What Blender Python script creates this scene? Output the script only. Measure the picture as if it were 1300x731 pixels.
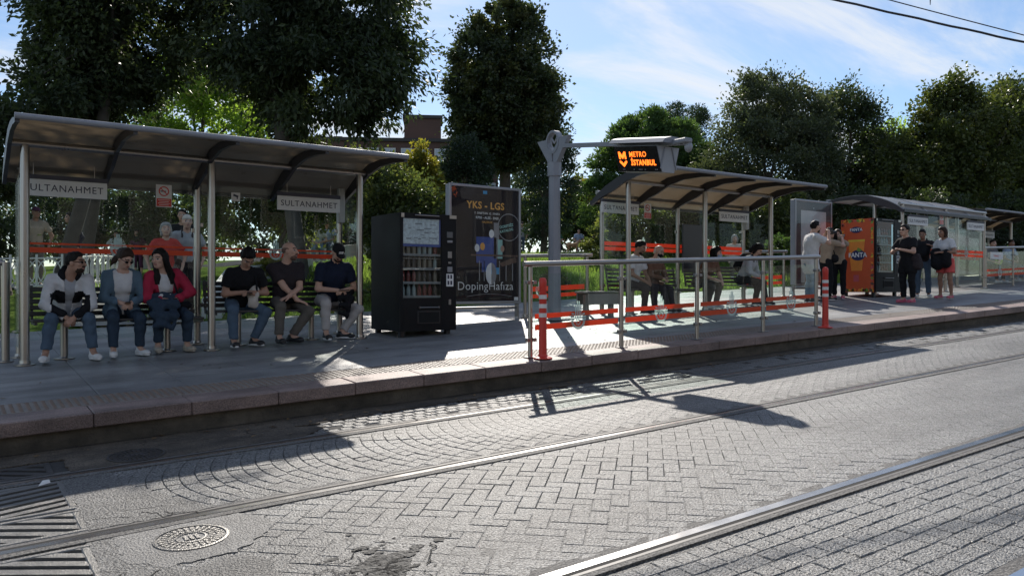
import bpy, bmesh, math, random
import numpy as np
from mathutils import Vector, Matrix, Euler

random.seed(7); RNG = np.random.default_rng(11)
for o in list(bpy.data.objects): bpy.data.objects.remove(o)
S = bpy.context.scene
COL = S.collection
R = math.radians
PI = math.pi

# ------------------------------------------------------------------ camera, sky, sun, exposure
cam_d = bpy.data.cameras.new('camera'); cam = bpy.data.objects.new('camera', cam_d); COL.objects.link(cam)
cam.location = (0, 0, 1.637)
cam.rotation_euler = (R(90), 0, R(54.6 - 90))
cam_d.sensor_width = 36.0; cam_d.lens = 1018 / 1300 * 36.0
cam_d.clip_start = 0.05; cam_d.clip_end = 2000
S.camera = cam
SUN_AZ, SUN_EL = R(55.5), R(37.4)          # azimuth from +X towards +Y
SD = Vector((math.cos(SUN_AZ) * math.cos(SUN_EL), math.sin(SUN_AZ) * math.cos(SUN_EL), math.sin(SUN_EL)))
W = bpy.data.worlds.new('World'); S.world = W; W.use_nodes = True
def build_world():
    nt = W.node_tree; N = nt.nodes; L = nt.links; N.clear()
    out = N.new('ShaderNodeOutputWorld'); bg = N.new('ShaderNodeBackground'); bg.inputs[1].default_value = 0.115
    sky = N.new('ShaderNodeTexSky'); sky.sky_type = 'NISHITA'; sky.sun_disc = False
    sky.sun_elevation = SUN_EL; sky.sun_rotation = PI / 2 - SUN_AZ
    sky.air_density = 1.0; sky.dust_density = 0.3; sky.ozone_density = 4.0
    tc = N.new('ShaderNodeTexCoord')
    sep = N.new('ShaderNodeSeparateXYZ'); L.new(tc.outputs['Generated'], sep.inputs[0])
    # project the direction on a cloud layer plane so that streaks flatten towards the horizon
    add = N.new('ShaderNodeMath'); add.operation = 'ADD'; add.inputs[1].default_value = 0.12; L.new(sep.outputs['Z'], add.inputs[0])
    mx = N.new('ShaderNodeMath'); mx.operation = 'MAXIMUM'; mx.inputs[1].default_value = 0.05; L.new(add.outputs[0], mx.inputs[0])
    dx = N.new('ShaderNodeMath'); dx.operation = 'DIVIDE'; L.new(sep.outputs['X'], dx.inputs[0]); L.new(mx.outputs[0], dx.inputs[1])
    dy = N.new('ShaderNodeMath'); dy.operation = 'DIVIDE'; L.new(sep.outputs['Y'], dy.inputs[0]); L.new(mx.outputs[0], dy.inputs[1])
    cb = N.new('ShaderNodeCombineXYZ'); L.new(dx.outputs[0], cb.inputs[0]); L.new(dy.outputs[0], cb.inputs[1])
    mp = N.new('ShaderNodeMapping'); mp.inputs['Rotation'].default_value = (0, 0, R(-28)); mp.inputs['Scale'].default_value = (0.9, 2.6, 1)
    L.new(cb.outputs[0], mp.inputs[0])
    n1 = N.new('ShaderNodeTexNoise'); n1.inputs['Scale'].default_value = 0.75; n1.inputs['Detail'].default_value = 8; n1.inputs['Roughness'].default_value = 0.62; n1.inputs['Distortion'].default_value = 0.5
    L.new(mp.outputs[0], n1.inputs[0])
    rmp = N.new('ShaderNodeMapRange'); rmp.inputs['From Min'].default_value = 0.42; rmp.inputs['From Max'].default_value = 0.68
    rmp.inputs['To Min'].default_value = 0.0; rmp.inputs['To Max'].default_value = 0.9; rmp.interpolation_type = 'SMOOTHSTEP'
    L.new(n1.outputs[0], rmp.inputs[0])
    mix = N.new('ShaderNodeMixRGB'); mix.inputs[2].default_value = (6.9, 7.2, 7.6, 1)
    L.new(rmp.outputs[0], mix.inputs[0]); L.new(sky.outputs[0], mix.inputs[1])
    L.new(mix.outputs[0], bg.inputs[0]); L.new(bg.outputs[0], out.inputs[0])
build_world()
sun_d = bpy.data.lights.new('sun', 'SUN'); sun_d.energy = 5.0; sun_d.angle = R(0.5); sun_d.color = (1.0, 0.93, 0.84)
sun = bpy.data.objects.new('sun', sun_d); COL.objects.link(sun); sun.location = (30, 40, 40)
sun.rotation_euler = (-SD).to_track_quat('-Z', 'Y').to_euler()
S.view_settings.view_transform = 'Standard'; S.view_settings.look = 'None'
S.view_settings.exposure = 0.12; S.view_settings.gamma = 1.0
S.cycles.max_bounces = 8; S.cycles.transparent_max_bounces = 24
S.cycles.use_denoising = True

# ------------------------------------------------------------------ ground heights (the street climbs to the right, and away)
def rz(x, y): return .038 * x + .035 * y
def pz(x, y): return .464 + .038 * x + .053 * (y - 6)
def gz(x, y):
    if y <= 14.5: return pz(x, y)
    ye = 19 + 5 * min(1, max(0, (x - 6) / 6))
    return pz(x, 14.5) + .143 * (min(y, ye) - 14.5) + .02 * max(0, min(y, 120) - ye)

# ------------------------------------------------------------------ materials
MATS = {}
def mat(name, col, rough=.5, metal=0., var=.12, vs=6., bump=0., bs=80., spec=.5, trans=0., emit=0., speck=0., sps=300., stain=0., sts=1.2, tcol=None, alpha_tint=None):
    if name in MATS: return MATS[name]
    m = bpy.data.materials.new(name); m.use_nodes = True; nt = m.node_tree; N = nt.nodes; L = nt.links; N.clear()
    out = N.new('ShaderNodeOutputMaterial'); b = N.new('ShaderNodeBsdfPrincipled')
    geo = N.new('ShaderNodeNewGeometry')
    nz = N.new('ShaderNodeTexNoise'); nz.inputs['Scale'].default_value = vs; nz.inputs['Detail'].default_value = 5; nz.inputs['Roughness'].default_value = .6
    L.new(geo.outputs['Position'], nz.inputs['Vector'])
    cr = N.new('ShaderNodeMapRange'); cr.inputs['From Min'].default_value = .25; cr.inputs['From Max'].default_value = .75
    cr.inputs['To Min'].default_value = 1 - var; cr.inputs['To Max'].default_value = 1 + var
    L.new(nz.outputs[0], cr.inputs[0])
    fac = cr.outputs[0]
    def mul(a, bb):
        q = N.new('ShaderNodeMath'); q.operation = 'MULTIPLY'; L.new(a, q.inputs[0]); L.new(bb, q.inputs[1]); return q.outputs[0]
    if speck:
        n2 = N.new('ShaderNodeTexNoise'); n2.inputs['Scale'].default_value = sps; n2.inputs['Detail'].default_value = 2
        L.new(geo.outputs['Position'], n2.inputs['Vector'])
        r2 = N.new('ShaderNodeMapRange'); r2.inputs['From Min'].default_value = .36; r2.inputs['From Max'].default_value = .64
        r2.inputs['To Min'].default_value = 1 - speck; r2.inputs['To Max'].default_value = 1 + speck
        L.new(n2.outputs[0], r2.inputs[0]); fac = mul(fac, r2.outputs[0])
    if stain:
        n3 = N.new('ShaderNodeTexNoise'); n3.inputs['Scale'].default_value = sts; n3.inputs['Detail'].default_value = 6; n3.inputs['Roughness'].default_value = .65
        mp3 = N.new('ShaderNodeMapping'); mp3.inputs['Scale'].default_value = (.35, 1.3, 1); L.new(geo.outputs['Position'], mp3.inputs[0])
        L.new(mp3.outputs[0], n3.inputs['Vector'])
        r3 = N.new('ShaderNodeMapRange'); r3.inputs['From Min'].default_value = .38; r3.inputs['From Max'].default_value = .62
        r3.inputs['To Min'].default_value = 1 - stain; r3.inputs['To Max'].default_value = 1 + stain * .35
        L.new(n3.outputs[0], r3.inputs[0]); fac = mul(fac, r3.outputs[0])
    oi = N.new('ShaderNodeObjectInfo')
    vm = N.new('ShaderNodeVectorMath'); vm.operation = 'SCALE'; vm.inputs[0].default_value = col[:3]; L.new(fac, vm.inputs['Scale'])
    L.new(vm.outputs[0], b.inputs['Base Color'])
    b.inputs['Metallic'].default_value = metal
    rr = N.new('ShaderNodeMapRange'); rr.inputs['To Min'].default_value = max(.02, rough - .08); rr.inputs['To Max'].default_value = min(1, rough + .08)
    L.new(nz.outputs[0], rr.inputs[0]); L.new(rr.outputs[0], b.inputs['Roughness'])
    b.inputs['Specular IOR Level'].default_value = spec
    if bump:
        bn = N.new('ShaderNodeTexNoise'); bn.inputs['Scale'].default_value = bs; bn.inputs['Detail'].default_value = 3
        L.new(geo.outputs['Position'], bn.inputs['Vector'])
        bp = N.new('ShaderNodeBump'); bp.inputs['Strength'].default_value = bump; bp.inputs['Distance'].default_value = .01
        L.new(bn.outputs[0], bp.inputs['Height']); L.new(bp.outputs[0], b.inputs['Normal'])
    if emit:
        b.inputs['Emission Color'].default_value = (*col[:3], 1); b.inputs['Emission Strength'].default_value = emit
    sh = b.outputs[0]
    if trans:
        t = N.new('ShaderNodeBsdfTranslucent'); tc = tcol or col
        vt = N.new('ShaderNodeVectorMath'); vt.operation = 'SCALE'; vt.inputs[0].default_value = tc[:3]; L.new(fac, vt.inputs['Scale'])
        L.new(vt.outputs[0], t.inputs['Color'])
        mxs = N.new('ShaderNodeMixShader'); mxs.inputs[0].default_value = trans
        L.new(sh, mxs.inputs[1]); L.new(t.outputs[0], mxs.inputs[2]); sh = mxs.outputs[0]
    L.new(sh, out.inputs['Surface'])
    m.diffuse_color = (*col[:3], 1)
    MATS[name] = m
    return m
def glass_mat(name, tint, gloss=1.0, rough=.02, fr=1.45, dirt=.004):
    if name in MATS: return MATS[name]
    m = bpy.data.materials.new(name); m.use_nodes = True; nt = m.node_tree; N = nt.nodes; L = nt.links; N.clear()
    out = N.new('ShaderNodeOutputMaterial'); t = N.new('ShaderNodeBsdfTransparent'); t.inputs[0].default_value = (*tint, 1)
    g = N.new('ShaderNodeBsdfGlossy'); g.inputs['Roughness'].default_value = rough; g.inputs[0].default_value = (gloss, gloss, gloss, 1)
    lw = N.new('ShaderNodeLayerWeight'); lw.inputs[0].default_value = .5
    pw = N.new('ShaderNodeMath'); pw.operation = 'POWER'; pw.inputs[1].default_value = 4.5; L.new(lw.outputs['Facing'], pw.inputs[0])
    f = N.new('ShaderNodeMapRange'); f.inputs['To Min'].default_value = .012; f.inputs['To Max'].default_value = .65; L.new(pw.outputs[0], f.inputs[0])
    mx = N.new('ShaderNodeMixShader'); L.new(f.outputs[0], mx.inputs[0]); L.new(t.outputs[0], mx.inputs[1]); L.new(g.outputs[0], mx.inputs[2])
    d = N.new('ShaderNodeBsdfDiffuse'); d.inputs[0].default_value = (.6, .65, .65, 1)
    geo = N.new('ShaderNodeNewGeometry'); nz = N.new('ShaderNodeTexNoise'); nz.inputs['Scale'].default_value = 3; nz.inputs['Detail'].default_value = 5
    L.new(geo.outputs['Position'], nz.inputs['Vector'])
    mr = N.new('ShaderNodeMapRange'); mr.inputs['From Min'].default_value = .4; mr.inputs['From Max'].default_value = .8; mr.inputs['To Max'].default_value = dirt * 2
    L.new(nz.outputs[0], mr.inputs[0])
    m2 = N.new('ShaderNodeMixShader'); L.new(mr.outputs[0], m2.inputs[0]); L.new(mx.outputs[0], m2.inputs[1]); L.new(d.outputs[0], m2.inputs[2])
    L.new(m2.outputs[0], out.inputs[0]); MATS[name] = m
    return m

STEEL = mat('brushed_steel', (.38, .36, .335), .30, 1., .05, 5)
STEEL_D = mat('dull_steel', (.28, .27, .26), .42, 1., .08, 6)
GREYPAINT = mat('grey_paint', (.27, .28, .305), .5, .1, .08, 5, spec=.4)
ALU = mat('aluminium_frame', (.45, .46, .48), .35, .8, .1, 8)
DARKMETAL = mat('dark_painted_metal', (.035, .034, .036), .4, .2, .15, 6)
BLACKPL = mat('black_plastic', (.015, .015, .017), .4, 0, .15, 10)
BLACKCAB = mat('black_cabinet_paint', (.008, .0085, .010), .45, 0, .2, 4, bump=.05, bs=30, spec=.18)
WHITEP = mat('white_panel', (.72, .72, .70), .5, 0, .05, 6)
INK = mat('dark_lettering', (.03, .035, .06), .6, 0, .05)
REDPL = mat('red_plastic', (.62, .045, .03), .38, 0, .1, 12)
WHITEREF = mat('white_reflective', (.72, .70, .66), .4, 0, .12, 20)
ORANGE = mat('orange_film', (.80, .125, .04), .5, 0, .06, 8, trans=.4, tcol=(.95, .17, .05))
EMBLEM = mat('pale_emblem_film', (.72, .84, .80), .5, 0, .05, 8, trans=.55, tcol=(.85, .95, .9))
GLASS = glass_mat('clear_glass', (.935, .972, .962))
GLASS_R = glass_mat('rail_glass', (.93, .972, .96), dirt=.008)
ROOFPL = mat('smoked_roof_sheet', (.17, .15, .13), .3, 0, .12, 3, trans=.5, tcol=(.43, .37, .29))
RIBM = mat('roof_rib_paint', (.045, .045, .05), .4, .2, .1, 6)

# ------------------------------------------------------------------ mesh helpers
class MB:
    def __init__(s): s.v = []; s.f = []; s.m = []
    def add(s, vs, fs, mi=0):
        n = len(s.v); s.v += [tuple(p) for p in vs]; s.f += [tuple(i + n for i in f) for f in fs]; s.m += [mi] * len(fs)
    def box(s, c, d, mi=0, rot=None, bev=0.0):
        x, y, z = d[0] / 2, d[1] / 2, d[2] / 2
        if bev > 0:
            b = min(bev, x * .9, y * .9, z * .9); vs = []
            for sx in (-1, 1):
                for sy in (-1, 1):
                    for sz in (-1, 1):
                        vs += [(sx * x, sy * (y - b), sz * (z - b)), (sx * (x - b), sy * y, sz * (z - b)), (sx * (x - b), sy * (y - b), sz * z)]
            bm = bmesh.new()
            bvs = [bm.verts.new(p) for p in vs]
            r = bmesh.ops.convex_hull(bm, input=bvs); bm.normal_update()
            bmesh.ops.dissolve_limit(bm, angle_limit=.01, verts=bm.verts[:], edges=bm.edges[:])
            bm.verts.index_update(); vs = [v.co.copy() for v in bm.verts]; fs = [[v.index for v in f.verts] for f in bm.faces]; bm.free()
        else:
            vs = [(sx * x, sy * y, sz * z) for sx in (-1, 1) for sy in (-1, 1) for sz in (-1, 1)]
            fs = [(0, 1, 3, 2), (4, 6, 7, 5), (0, 4, 5, 1), (2, 3, 7, 6), (0, 2, 6, 4), (1, 5, 7, 3)]
        if rot is not None: vs = [rot @ Vector(p) for p in vs]
        s.add([(p[0] + c[0], p[1] + c[1], p[2] + c[2]) for p in vs], fs, mi); return s
    def tube(s, pts, r, seg=10, mi=0, caps=True):
        pts = [Vector(p) for p in pts]; rs = r if isinstance(r, (list, tuple)) else [r] * len(pts)
        n0 = len(s.v); ref = None; vs = []; fs = []
        for i, p in enumerate(pts):
            d = (pts[min(i + 1, len(pts) - 1)] - pts[max(i - 1, 0)]).normalized()
            if ref is None: ref = d.orthogonal().normalized()
            a = (ref - d * ref.dot(d))
            a = a.normalized() if a.length > 1e-6 else d.orthogonal().normalized()
            ref = a; b = d.cross(a)
            for k in range(seg):
                t = 2 * PI * k / seg; vs.append(p + (a * math.cos(t) + b * math.sin(t)) * rs[i])
        for i in range(len(pts) - 1):
            for k in range(seg):
                k2 = (k + 1) % seg; fs.append((i * seg + k, i * seg + k2, (i + 1) * seg + k2, (i + 1) * seg + k))
        if caps: fs.append(tuple(range(seg - 1, -1, -1))); fs.append(tuple((len(pts) - 1) * seg + k for k in range(seg)))
        s.add(vs, fs, mi); return s
    def cyl(s, c, r, h, seg=16, mi=0, r2=None):   # vertical, base at c
        return s.tube([c, (c[0], c[1], c[2] + h)], [r, r if r2 is None else r2], seg, mi)
    def lathe(s, c, prof, seg=20, mi=0):
        vs = []; fs = []
        for (r, z) in prof:
            for k in range(seg): vs.append((c[0] + r * math.cos(2 * PI * k / seg), c[1] + r * math.sin(2 * PI * k / seg), c[2] + z))
        for i in range(len(prof) - 1):
            for k in range(seg):
                k2 = (k + 1) % seg; fs.append((i * seg + k, i * seg + k2, (i + 1) * seg + k2, (i + 1) * seg + k))
        fs.append(tuple(range(seg - 1, -1, -1))); fs.append(tuple((len(prof) - 1) * seg + k for k in range(seg)))
        s.add(vs, fs, mi); return s
    def strip(s, prof, x0, x1, th=0.0, mi=0):     # profile of (y,z) swept along X, with thickness downward
        n = len(prof); vs = []
        for x in (x0, x1):
            vs += [(x, y, z) for y, z in prof]; vs += [(x, y, z - th) for y, z in prof]
        fs = []; q = 2 * n
        for i in range(n - 1):
            fs.append((i, i + 1, q + i + 1, q + i)); fs.append((n + i + 1, n + i, q + n + i, q + n + i + 1))
            fs.append((i + 1, i, n + i, n + i + 1)); fs.append((q + i, q + i + 1, q + n + i + 1, q + n + i))
        fs.append((0, q, q + n, n)); fs.append((n - 1, 2 * n - 1, q + 2 * n - 1, q + n - 1))
        s.add(vs, fs, mi); return s
    def poly(s, pts, n=None, th=0.0, mi=0):       # flat polygon in 3D, optional thickness along n
        k = len(pts); pts = [Vector(p) for p in pts]
        if th:
            n = Vector(n).normalized() * th; s.add(pts + [p + n for p in pts], [tuple(range(k - 1, -1, -1)), tuple(range(k, 2 * k))] + [(i, (i + 1) % k, k + (i + 1) % k, k + i) for i in range(k)], mi)
        else: s.add(pts, [tuple(range(k))], mi)
        return s
    def build(s, name, mats, parent=None, loc=(0, 0, 0), rot=None, smooth=False, kind=None):
        me = bpy.data.meshes.new(name); me.from_pydata(s.v, [], s.f)
        mats = mats if isinstance(mats, (list, tuple)) else [mats]
        for m in mats: me.materials.append(m)
        if len(mats) > 1: me.polygons.foreach_set('material_index', s.m)
        bm = bmesh.new(); bm.from_mesh(me); bmesh.ops.recalc_face_normals(bm, faces=bm.faces[:]); bm.to_mesh(me); bm.free()
        if smooth:
            me.polygons.foreach_set('use_smooth', [True] * len(me.polygons)); me.set_sharp_from_angle(angle=R(40))
        return link(name, me, parent, loc, rot, kind)
def link(name, me, parent=None, loc=(0, 0, 0), rot=None, kind=None):
    o = bpy.data.objects.new(name, me); COL.objects.link(o); o.location = loc
    if rot is not None: o.rotation_euler = rot
    if parent is not None: o.parent = parent
    if kind: o['kind'] = kind
    return o
def thing(name, label, cat, loc=(0, 0, 0), rotz=0., group=None):
    o = bpy.data.objects.new(name, None); COL.objects.link(o); o.location = loc; o.rotation_euler = (0, 0, rotz); o.empty_display_size = .1
    return tag(o, label, cat, group)
def tag(o, label, cat, group=None, kind=None):
    o['label'] = label; o['category'] = cat
    if group: o['group'] = group
    if kind: o['kind'] = kind
    return o
def copy_tree(o, parent=None):
    c = o.copy(); COL.objects.link(c); c.parent = parent
    for ch in list(o.children): copy_tree(ch, c)
    return c
TEXT_CACHE = {}
def text(body, size, m, parent=None, loc=(0, 0, 0), rot=(R(90), 0, 0), name='lettering', ext=.001, align='CENTER', sx=1.0, bold=0.0, shear=0.0, space=1.04, fit=None):
    key = (body, size, m.name, bold, space)
    if key not in TEXT_CACHE:
        cu = bpy.data.curves.new(name, 'FONT'); cu.body = body; cu.size = size; cu.extrude = ext; cu.align_x = align; cu.align_y = 'CENTER'
        cu.offset = bold; cu.shear = shear; cu.space_character = space; cu.resolution_u = 3
        tmp = bpy.data.objects.new('lettering_source', cu); COL.objects.link(tmp)
        me = bpy.data.meshes.new_from_object(tmp); bpy.data.objects.remove(tmp); bpy.data.curves.remove(cu)
        me.materials.clear(); me.materials.append(m); TEXT_CACHE[key] = me
    me = TEXT_CACHE[key]
    if fit: xs_ = [v.co.x for v in me.vertices]; sx = fit / max(1e-6, max(xs_) - min(xs_))
    o = link(name, me, parent, loc, rot); o.scale = (sx, 1, 1); return o
def fast_mesh(name, V, Fq, mats, mi=None, smooth=True):
    V = np.asarray(V, np.float32); Fq = np.asarray(Fq, np.int32); k = Fq.shape[1]
    me = bpy.data.meshes.new(name); me.vertices.add(len(V)); me.vertices.foreach_set('co', V.ravel())
    me.loops.add(Fq.size); me.loops.foreach_set('vertex_index', Fq.ravel())
    me.polygons.add(len(Fq)); me.polygons.foreach_set('loop_start', np.arange(len(Fq), dtype=np.int32) * k)
    for m in (mats if isinstance(mats, (list, tuple)) else [mats]): me.materials.append(m)
    if mi is not None: me.polygons.foreach_set('material_index', np.asarray(mi, np.int32))
    me.polygons.foreach_set('use_smooth', np.full(len(Fq), bool(smooth)))
    me.update(calc_edges=True); return me
def in_view(x, y, z, mx=1.12):
    # used only to choose which repeats become single objects (the ones that show largest)
    fx, fy = math.cos(R(54.6)), math.sin(R(54.6)); d = x * fx + y * fy
    if d < .3: return None
    u = (x * fy - y * fx) / d / .6385; w = (z - 1.637) / d / .359
    return d if abs(u) < mx and abs(w) < mx else None
# ------------------------------------------------------------------ the ground: road, platform, park
def sheet(name, xs, ys, zf, m, kind='structure', parent=None):
    V = [(x, y, zf(x, y)) for y in ys for x in xs]; nx = len(xs)
    Fq = [(j * nx + i, j * nx + i + 1, (j + 1) * nx + i + 1, (j + 1) * nx + i) for j in range(len(ys) - 1) for i in range(nx - 1)]
    return link(name, fast_mesh(name, V, Fq, m), parent, kind=kind)
JOINT = mat('road_joint_grit', (.045, .042, .038), .9, 0, .35, 9, bump=.8, bs=60, speck=.4, sps=120)
SETT = mat('granite_sett', (.16, .158, .15), .46, 0, .18, 2.2, bump=1.6, bs=75, spec=.6, speck=.8, sps=80, stain=.45, sts=.9)
SETT2 = mat('granite_paver', (.17, .168, .16), .46, 0, .18, 2.2, bump=1.6, bs=75, spec=.6, speck=.8, sps=80, stain=.45, sts=.8)
ASPH = mat('worn_asphalt', (.055, .053, .048), .75, 0, .4, 6, bump=2.0, bs=45, speck=.8, sps=60, stain=.5, sts=2.5)
CONC = mat('concrete_patch', (.18, .175, .165), .6, 0, .2, 4, bump=1.2, bs=80, speck=.6, sps=110, stain=.3, sts=2)
DIRT = mat('gutter_dirt', (.085, .068, .05), .9, 0, .5, 4, bump=1.2, bs=40, speck=.5, sps=90, stain=.4, sts=2.5)
xs_r = list(np.arange(-40, 121, 8.0))
road = sheet('road', xs_r, [-40, -20, -8, -4, 0, 1, 2, 3, 4, 5, 6, 7, 7.64], lambda x, y: rz(x, y) - .011, JOINT)

def block_mesh(name, L, Wd, m, h=.03, bev=.006):
    """a worn block: chamfered top, no underside"""
    v = []; 
    for (a, b, z) in ((L / 2, Wd / 2, -h), (L / 2, Wd / 2, -bev), (L / 2 - bev, Wd / 2 - bev, 0)):
        v += [(-a, -b, z), (a, -b, z), (a, b, z), (-a, b, z)]
    f = []
    for i in (0, 4):
        f += [(i + k, i + (k + 1) % 4, i + 4 + (k + 1) % 4, i + 4 + k) for k in range(4)]
    f.append((8, 9, 10, 11))
    me = bpy.data.meshes.new(name); me.from_pydata(v, [], f); me.materials.append(m); return me
ROADN = Vector((-.038, -.035, 1)).normalized(); PLATN = Vector((-.038, -.053, 1)).normalized()
def frame(n, ang):
    X = Vector((math.cos(ang), math.sin(ang), 0)); X = (X - n * X.dot(n)).normalized(); Y = n.cross(X)
    return Matrix((X, Y, n)).transposed()
def lay(name, stuffname, meshes, items, zf, n, parent, limit=300, jit=.002, tilt=.006, stuff_margin=1.6):
    """items: (x, y, angle, mesh index). The nearest in view become single objects, the others one joined part."""
    near = []; rest = []
    for it in items:
        d = in_view(it[0], it[1], zf(it[0], it[1]), 1.08)
        if d is not None: near.append((d, it))
        elif in_view(it[0], it[1], zf(it[0], it[1]), stuff_margin) is not None: rest.append(it)
    near.sort(key=lambda q: q[0]); rest += [q[1] for q in near[limit:]]; near = [q[1] for q in near[:limit]]
    def mtx(it, q=1.):
        nn = (n + Vector((random.uniform(-tilt, tilt), random.uniform(-tilt, tilt), 0)) * q).normalized()
        return frame(nn, it[2]), Vector((it[0], it[1], zf(it[0], it[1]) + random.uniform(-jit, jit) * q))
    for it in near:
        M3, p = mtx(it); o = link(name, meshes[it[3]], parent); o.matrix_local = Matrix.Translation(p) @ M3.to_4x4()
    if rest:
        V = []; Fq = []; off = 0; tv = []
        for me in meshes:
            a_ = np.array([v.co[:] for v in me.vertices]); m_ = a_[:, 2] > -.008; a_[8:, :2] = a_[4:8, :2] * .985; a_[4:8, 2] = -.0022; tv.append(a_); tf = [np.array([p.vertices[:] for p in me.polygons]) for me in meshes]
        for it in rest:
            M3, p = mtx(it, .2); V.append(tv[it[3]] @ np.array(M3).T + np.array(p)); Fq.append(tf[it[3]] + off); off += len(tv[it[3]])
        me = fast_mesh(stuffname, np.vstack(V), np.vstack(Fq), meshes[0].materials[0], smooth=False)
        link(stuffname, me, parent, kind='stuff')
RAILS = [6.70, 5.19, 3.13, 1.75]
def in_grates(x, y): return x < .78 and 4.35 < y < 7.2
def in_mh(x, y): return (x - 1.158) ** 2 + (y - 4.784) ** 2 < .24 ** 2 or (x - 1.27) ** 2 + (y - 6.98) ** 2 < .27 ** 2
# herringbone pavers between the two tracks
hb = [block_mesh('paver', .2285, .1125, SETT2, bev=.004)]
items = []; u = .116
for i in range(-20, 125):
    for j in range(i - 14, i + 15):
        if (i - j) % 4 == 0: ca, cb, an = (i + 1) * u, (j + .5) * u, PI / 4
        elif (i - j) % 4 == 2: ca, cb, an = (i + .5) * u, j * u, -PI / 4
        else: continue
        x = (ca + cb) / math.sqrt(2); y = (ca - cb) / math.sqrt(2) + 4.1
        if 3.13 < y < 5.17 and -1.2 < x < 17 and not in_grates(x, y) and not in_mh(x, y): items.append((x, y, an, 0))
lay('paver', 'distant_pavers', hb, items, rz, ROADN, road, jit=.002, tilt=.007)
# bowed courses of small setts between the rails of the far track
fans = [block_mesh('sett', .1085 * k, .1165, SETT, bev=.0045) for k in (1.0, .955, .905)]
items = []
for i in range(-14, 150):
    x0 = .3 + i * .1125; y = 5.335 + .06 * (i % 2)
    while y < 6.59:
        t = (y - 5.93) / .66; x = x0 + .19 * t * t - .1; slope = .19 * 2 * t / .66; a_ = math.atan(slope)
        if x > .80:
            items.append((x, y, -a_, 0 if abs(a_) < .22 else (1 if abs(a_) < .40 else 2)))
        y += .1195 * math.cos(a_)
lay('sett', 'distant_setts', fans, items, rz, ROADN, road, jit=.0025, tilt=.014)
# straight courses on the near side
cob = [block_mesh('cobble', .128, .1165, SETT, bev=.005), block_mesh('cobble', .131, .117, SETT, bev=.006)]
items = []
for j in range(0, 9):
    y = 1.90 + j * .122 + .03
    for i in range(-30, 110):
        x = i * .134 + (.067 if j % 2 else 0) + .1
        if y < 3.02: items.append((x, y, .06 * math.sin(i * 1.3 + j), (i + j) % 2))
for j in range(0, 14):
    y = 1.62 - j * .122
    for i in range(-10, 70): items.append((i * .134 + (.067 if j % 2 else 0), y, 0, (i + j) % 2))
lay('cobble', 'distant_cobbles', cob, items, rz, ROADN, road, jit=.003, tilt=.02)
# setts in the gutter beside the kerb, mostly buried in dirt
gut = [block_mesh('gutter_sett', .118, .108, SETT, bev=.01)]
items = [(x0 * .126 + (.06 if j % 2 else 0), 6.86 + j * .118, 0, 0) for j in range(6) for x0 in range(22, 160) if random.random() > .10 and not in_mh(x0 * .126, 6.86 + j * .118)]
lay('gutter_sett', 'distant_gutter_setts', gut, items, lambda x, y: rz(x, y) - .004, ROADN, road, limit=150, jit=.004, tilt=.02)
def ragged(pts, amp, step=.035):
    amp *= .45
    out = []; n = len(pts)
    for i in range(n):
        a = Vector(pts[i]); b = Vector(pts[(i + 1) % n]); k = max(1, int((b - a).length / step)); nrm = Vector((-(b - a).y, (b - a).x)).normalized()
        for q in range(k): out.append(a.lerp(b, q / k) + nrm * random.uniform(-amp, amp))
    return out
def patch(name, pts, dz, m, amp=.02, zf=rz, parent=road, th=.012):
    pp = ragged(pts, amp); mb = MB(); mb.poly([(p.x, p.y, zf(p.x, p.y) + dz) for p in pp], (0, 0, -1), th); return mb.build(name, m, parent)
patch('concrete_patch', [(.78, 4.62), (.95, 4.42), (1.3, 4.42), (1.55, 4.62), (1.62, 4.85), (1.5, 5.07), (.80, 5.07)], .005, CONC, .04)
patch('asphalt_patch', [(.66, 4.3), (1.0, 4.3), (1.0, 5.07), (.66, 5.07)], .0035, mat('packed_joint_grit', (.125, .122, .115), .55, 0, .2, 3, bump=1.6, bs=75, speck=.8, sps=80, stain=.45, sts=.8), .03)
FILL = mat('packed_joint_grit', (.125, .122, .115), .55, 0, .2, 3, bump=1.6, bs=75, speck=.8, sps=80, stain=.45, sts=.8)
patch('asphalt_patch', [(.70, 5.27), (1.42, 5.27), (1.22, 5.75), (1.05, 6.2), (1.0, 6.58), (.70, 6.58)], .004, FILL, .03)
patch('packed_grit', [(.66, 3.25), (.7, 4.42), (1.0, 4.33), (1.3, 4.38), (1.42, 4.2), (1.36, 3.8), (1.3, 3.25)], .003, FILL, .03, th=.006)
V = []; Fq = []          # crumbled, oily asphalt: many small ragged bits that thin out from a core
for k in range(150):
    r_ = abs(random.gauss(0, 1)); a_ = random.uniform(0, 2 * PI); x = 1.86 + r_ * .16 * math.cos(a_); y = 3.74 + r_ * .21 * math.sin(a_) + (x - 1.86) * .5; q = random.uniform(.008, .045) * (1.25 if r_ < .8 else .7); n = len(V); ph = random.uniform(0, 6)
    if y < 3.27: continue
    for i in range(6):
        aa = ph + i * PI / 3; rr = q * random.uniform(.45, 1.3); px, py = x + rr * math.cos(aa) * 1.5, y + rr * math.sin(aa); V.append((px, py, rz(px, py) + .0034 + .0001 * (k % 9)))
    Fq += [(n, n + 1, n + 2, n + 3), (n, n + 3, n + 4, n + 5)]
link('crumbled_asphalt', fast_mesh('crumbled_asphalt', V, Fq, ASPH, smooth=False), road, kind='stuff')
patch('packed_grit', [(1.3, 3.22), (1.4, 4.2), (1.9, 4.5), (2.4, 4.3), (2.9, 3.95), (4.2, 4.0), (6.0, 4.2), (9.0, 4.35), (13.0, 4.3), (17, 4.3), (17, 3.22), (8, 3.22), (3, 3.22)], -.0022, FILL, .06, th=.004)
patch('packed_grit', [(.66, 5.3), (17, 5.3), (17, 5.52), (9, 5.5), (3, 5.46), (.66, 5.5)], -.003, FILL, .03, th=.004)
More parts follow.
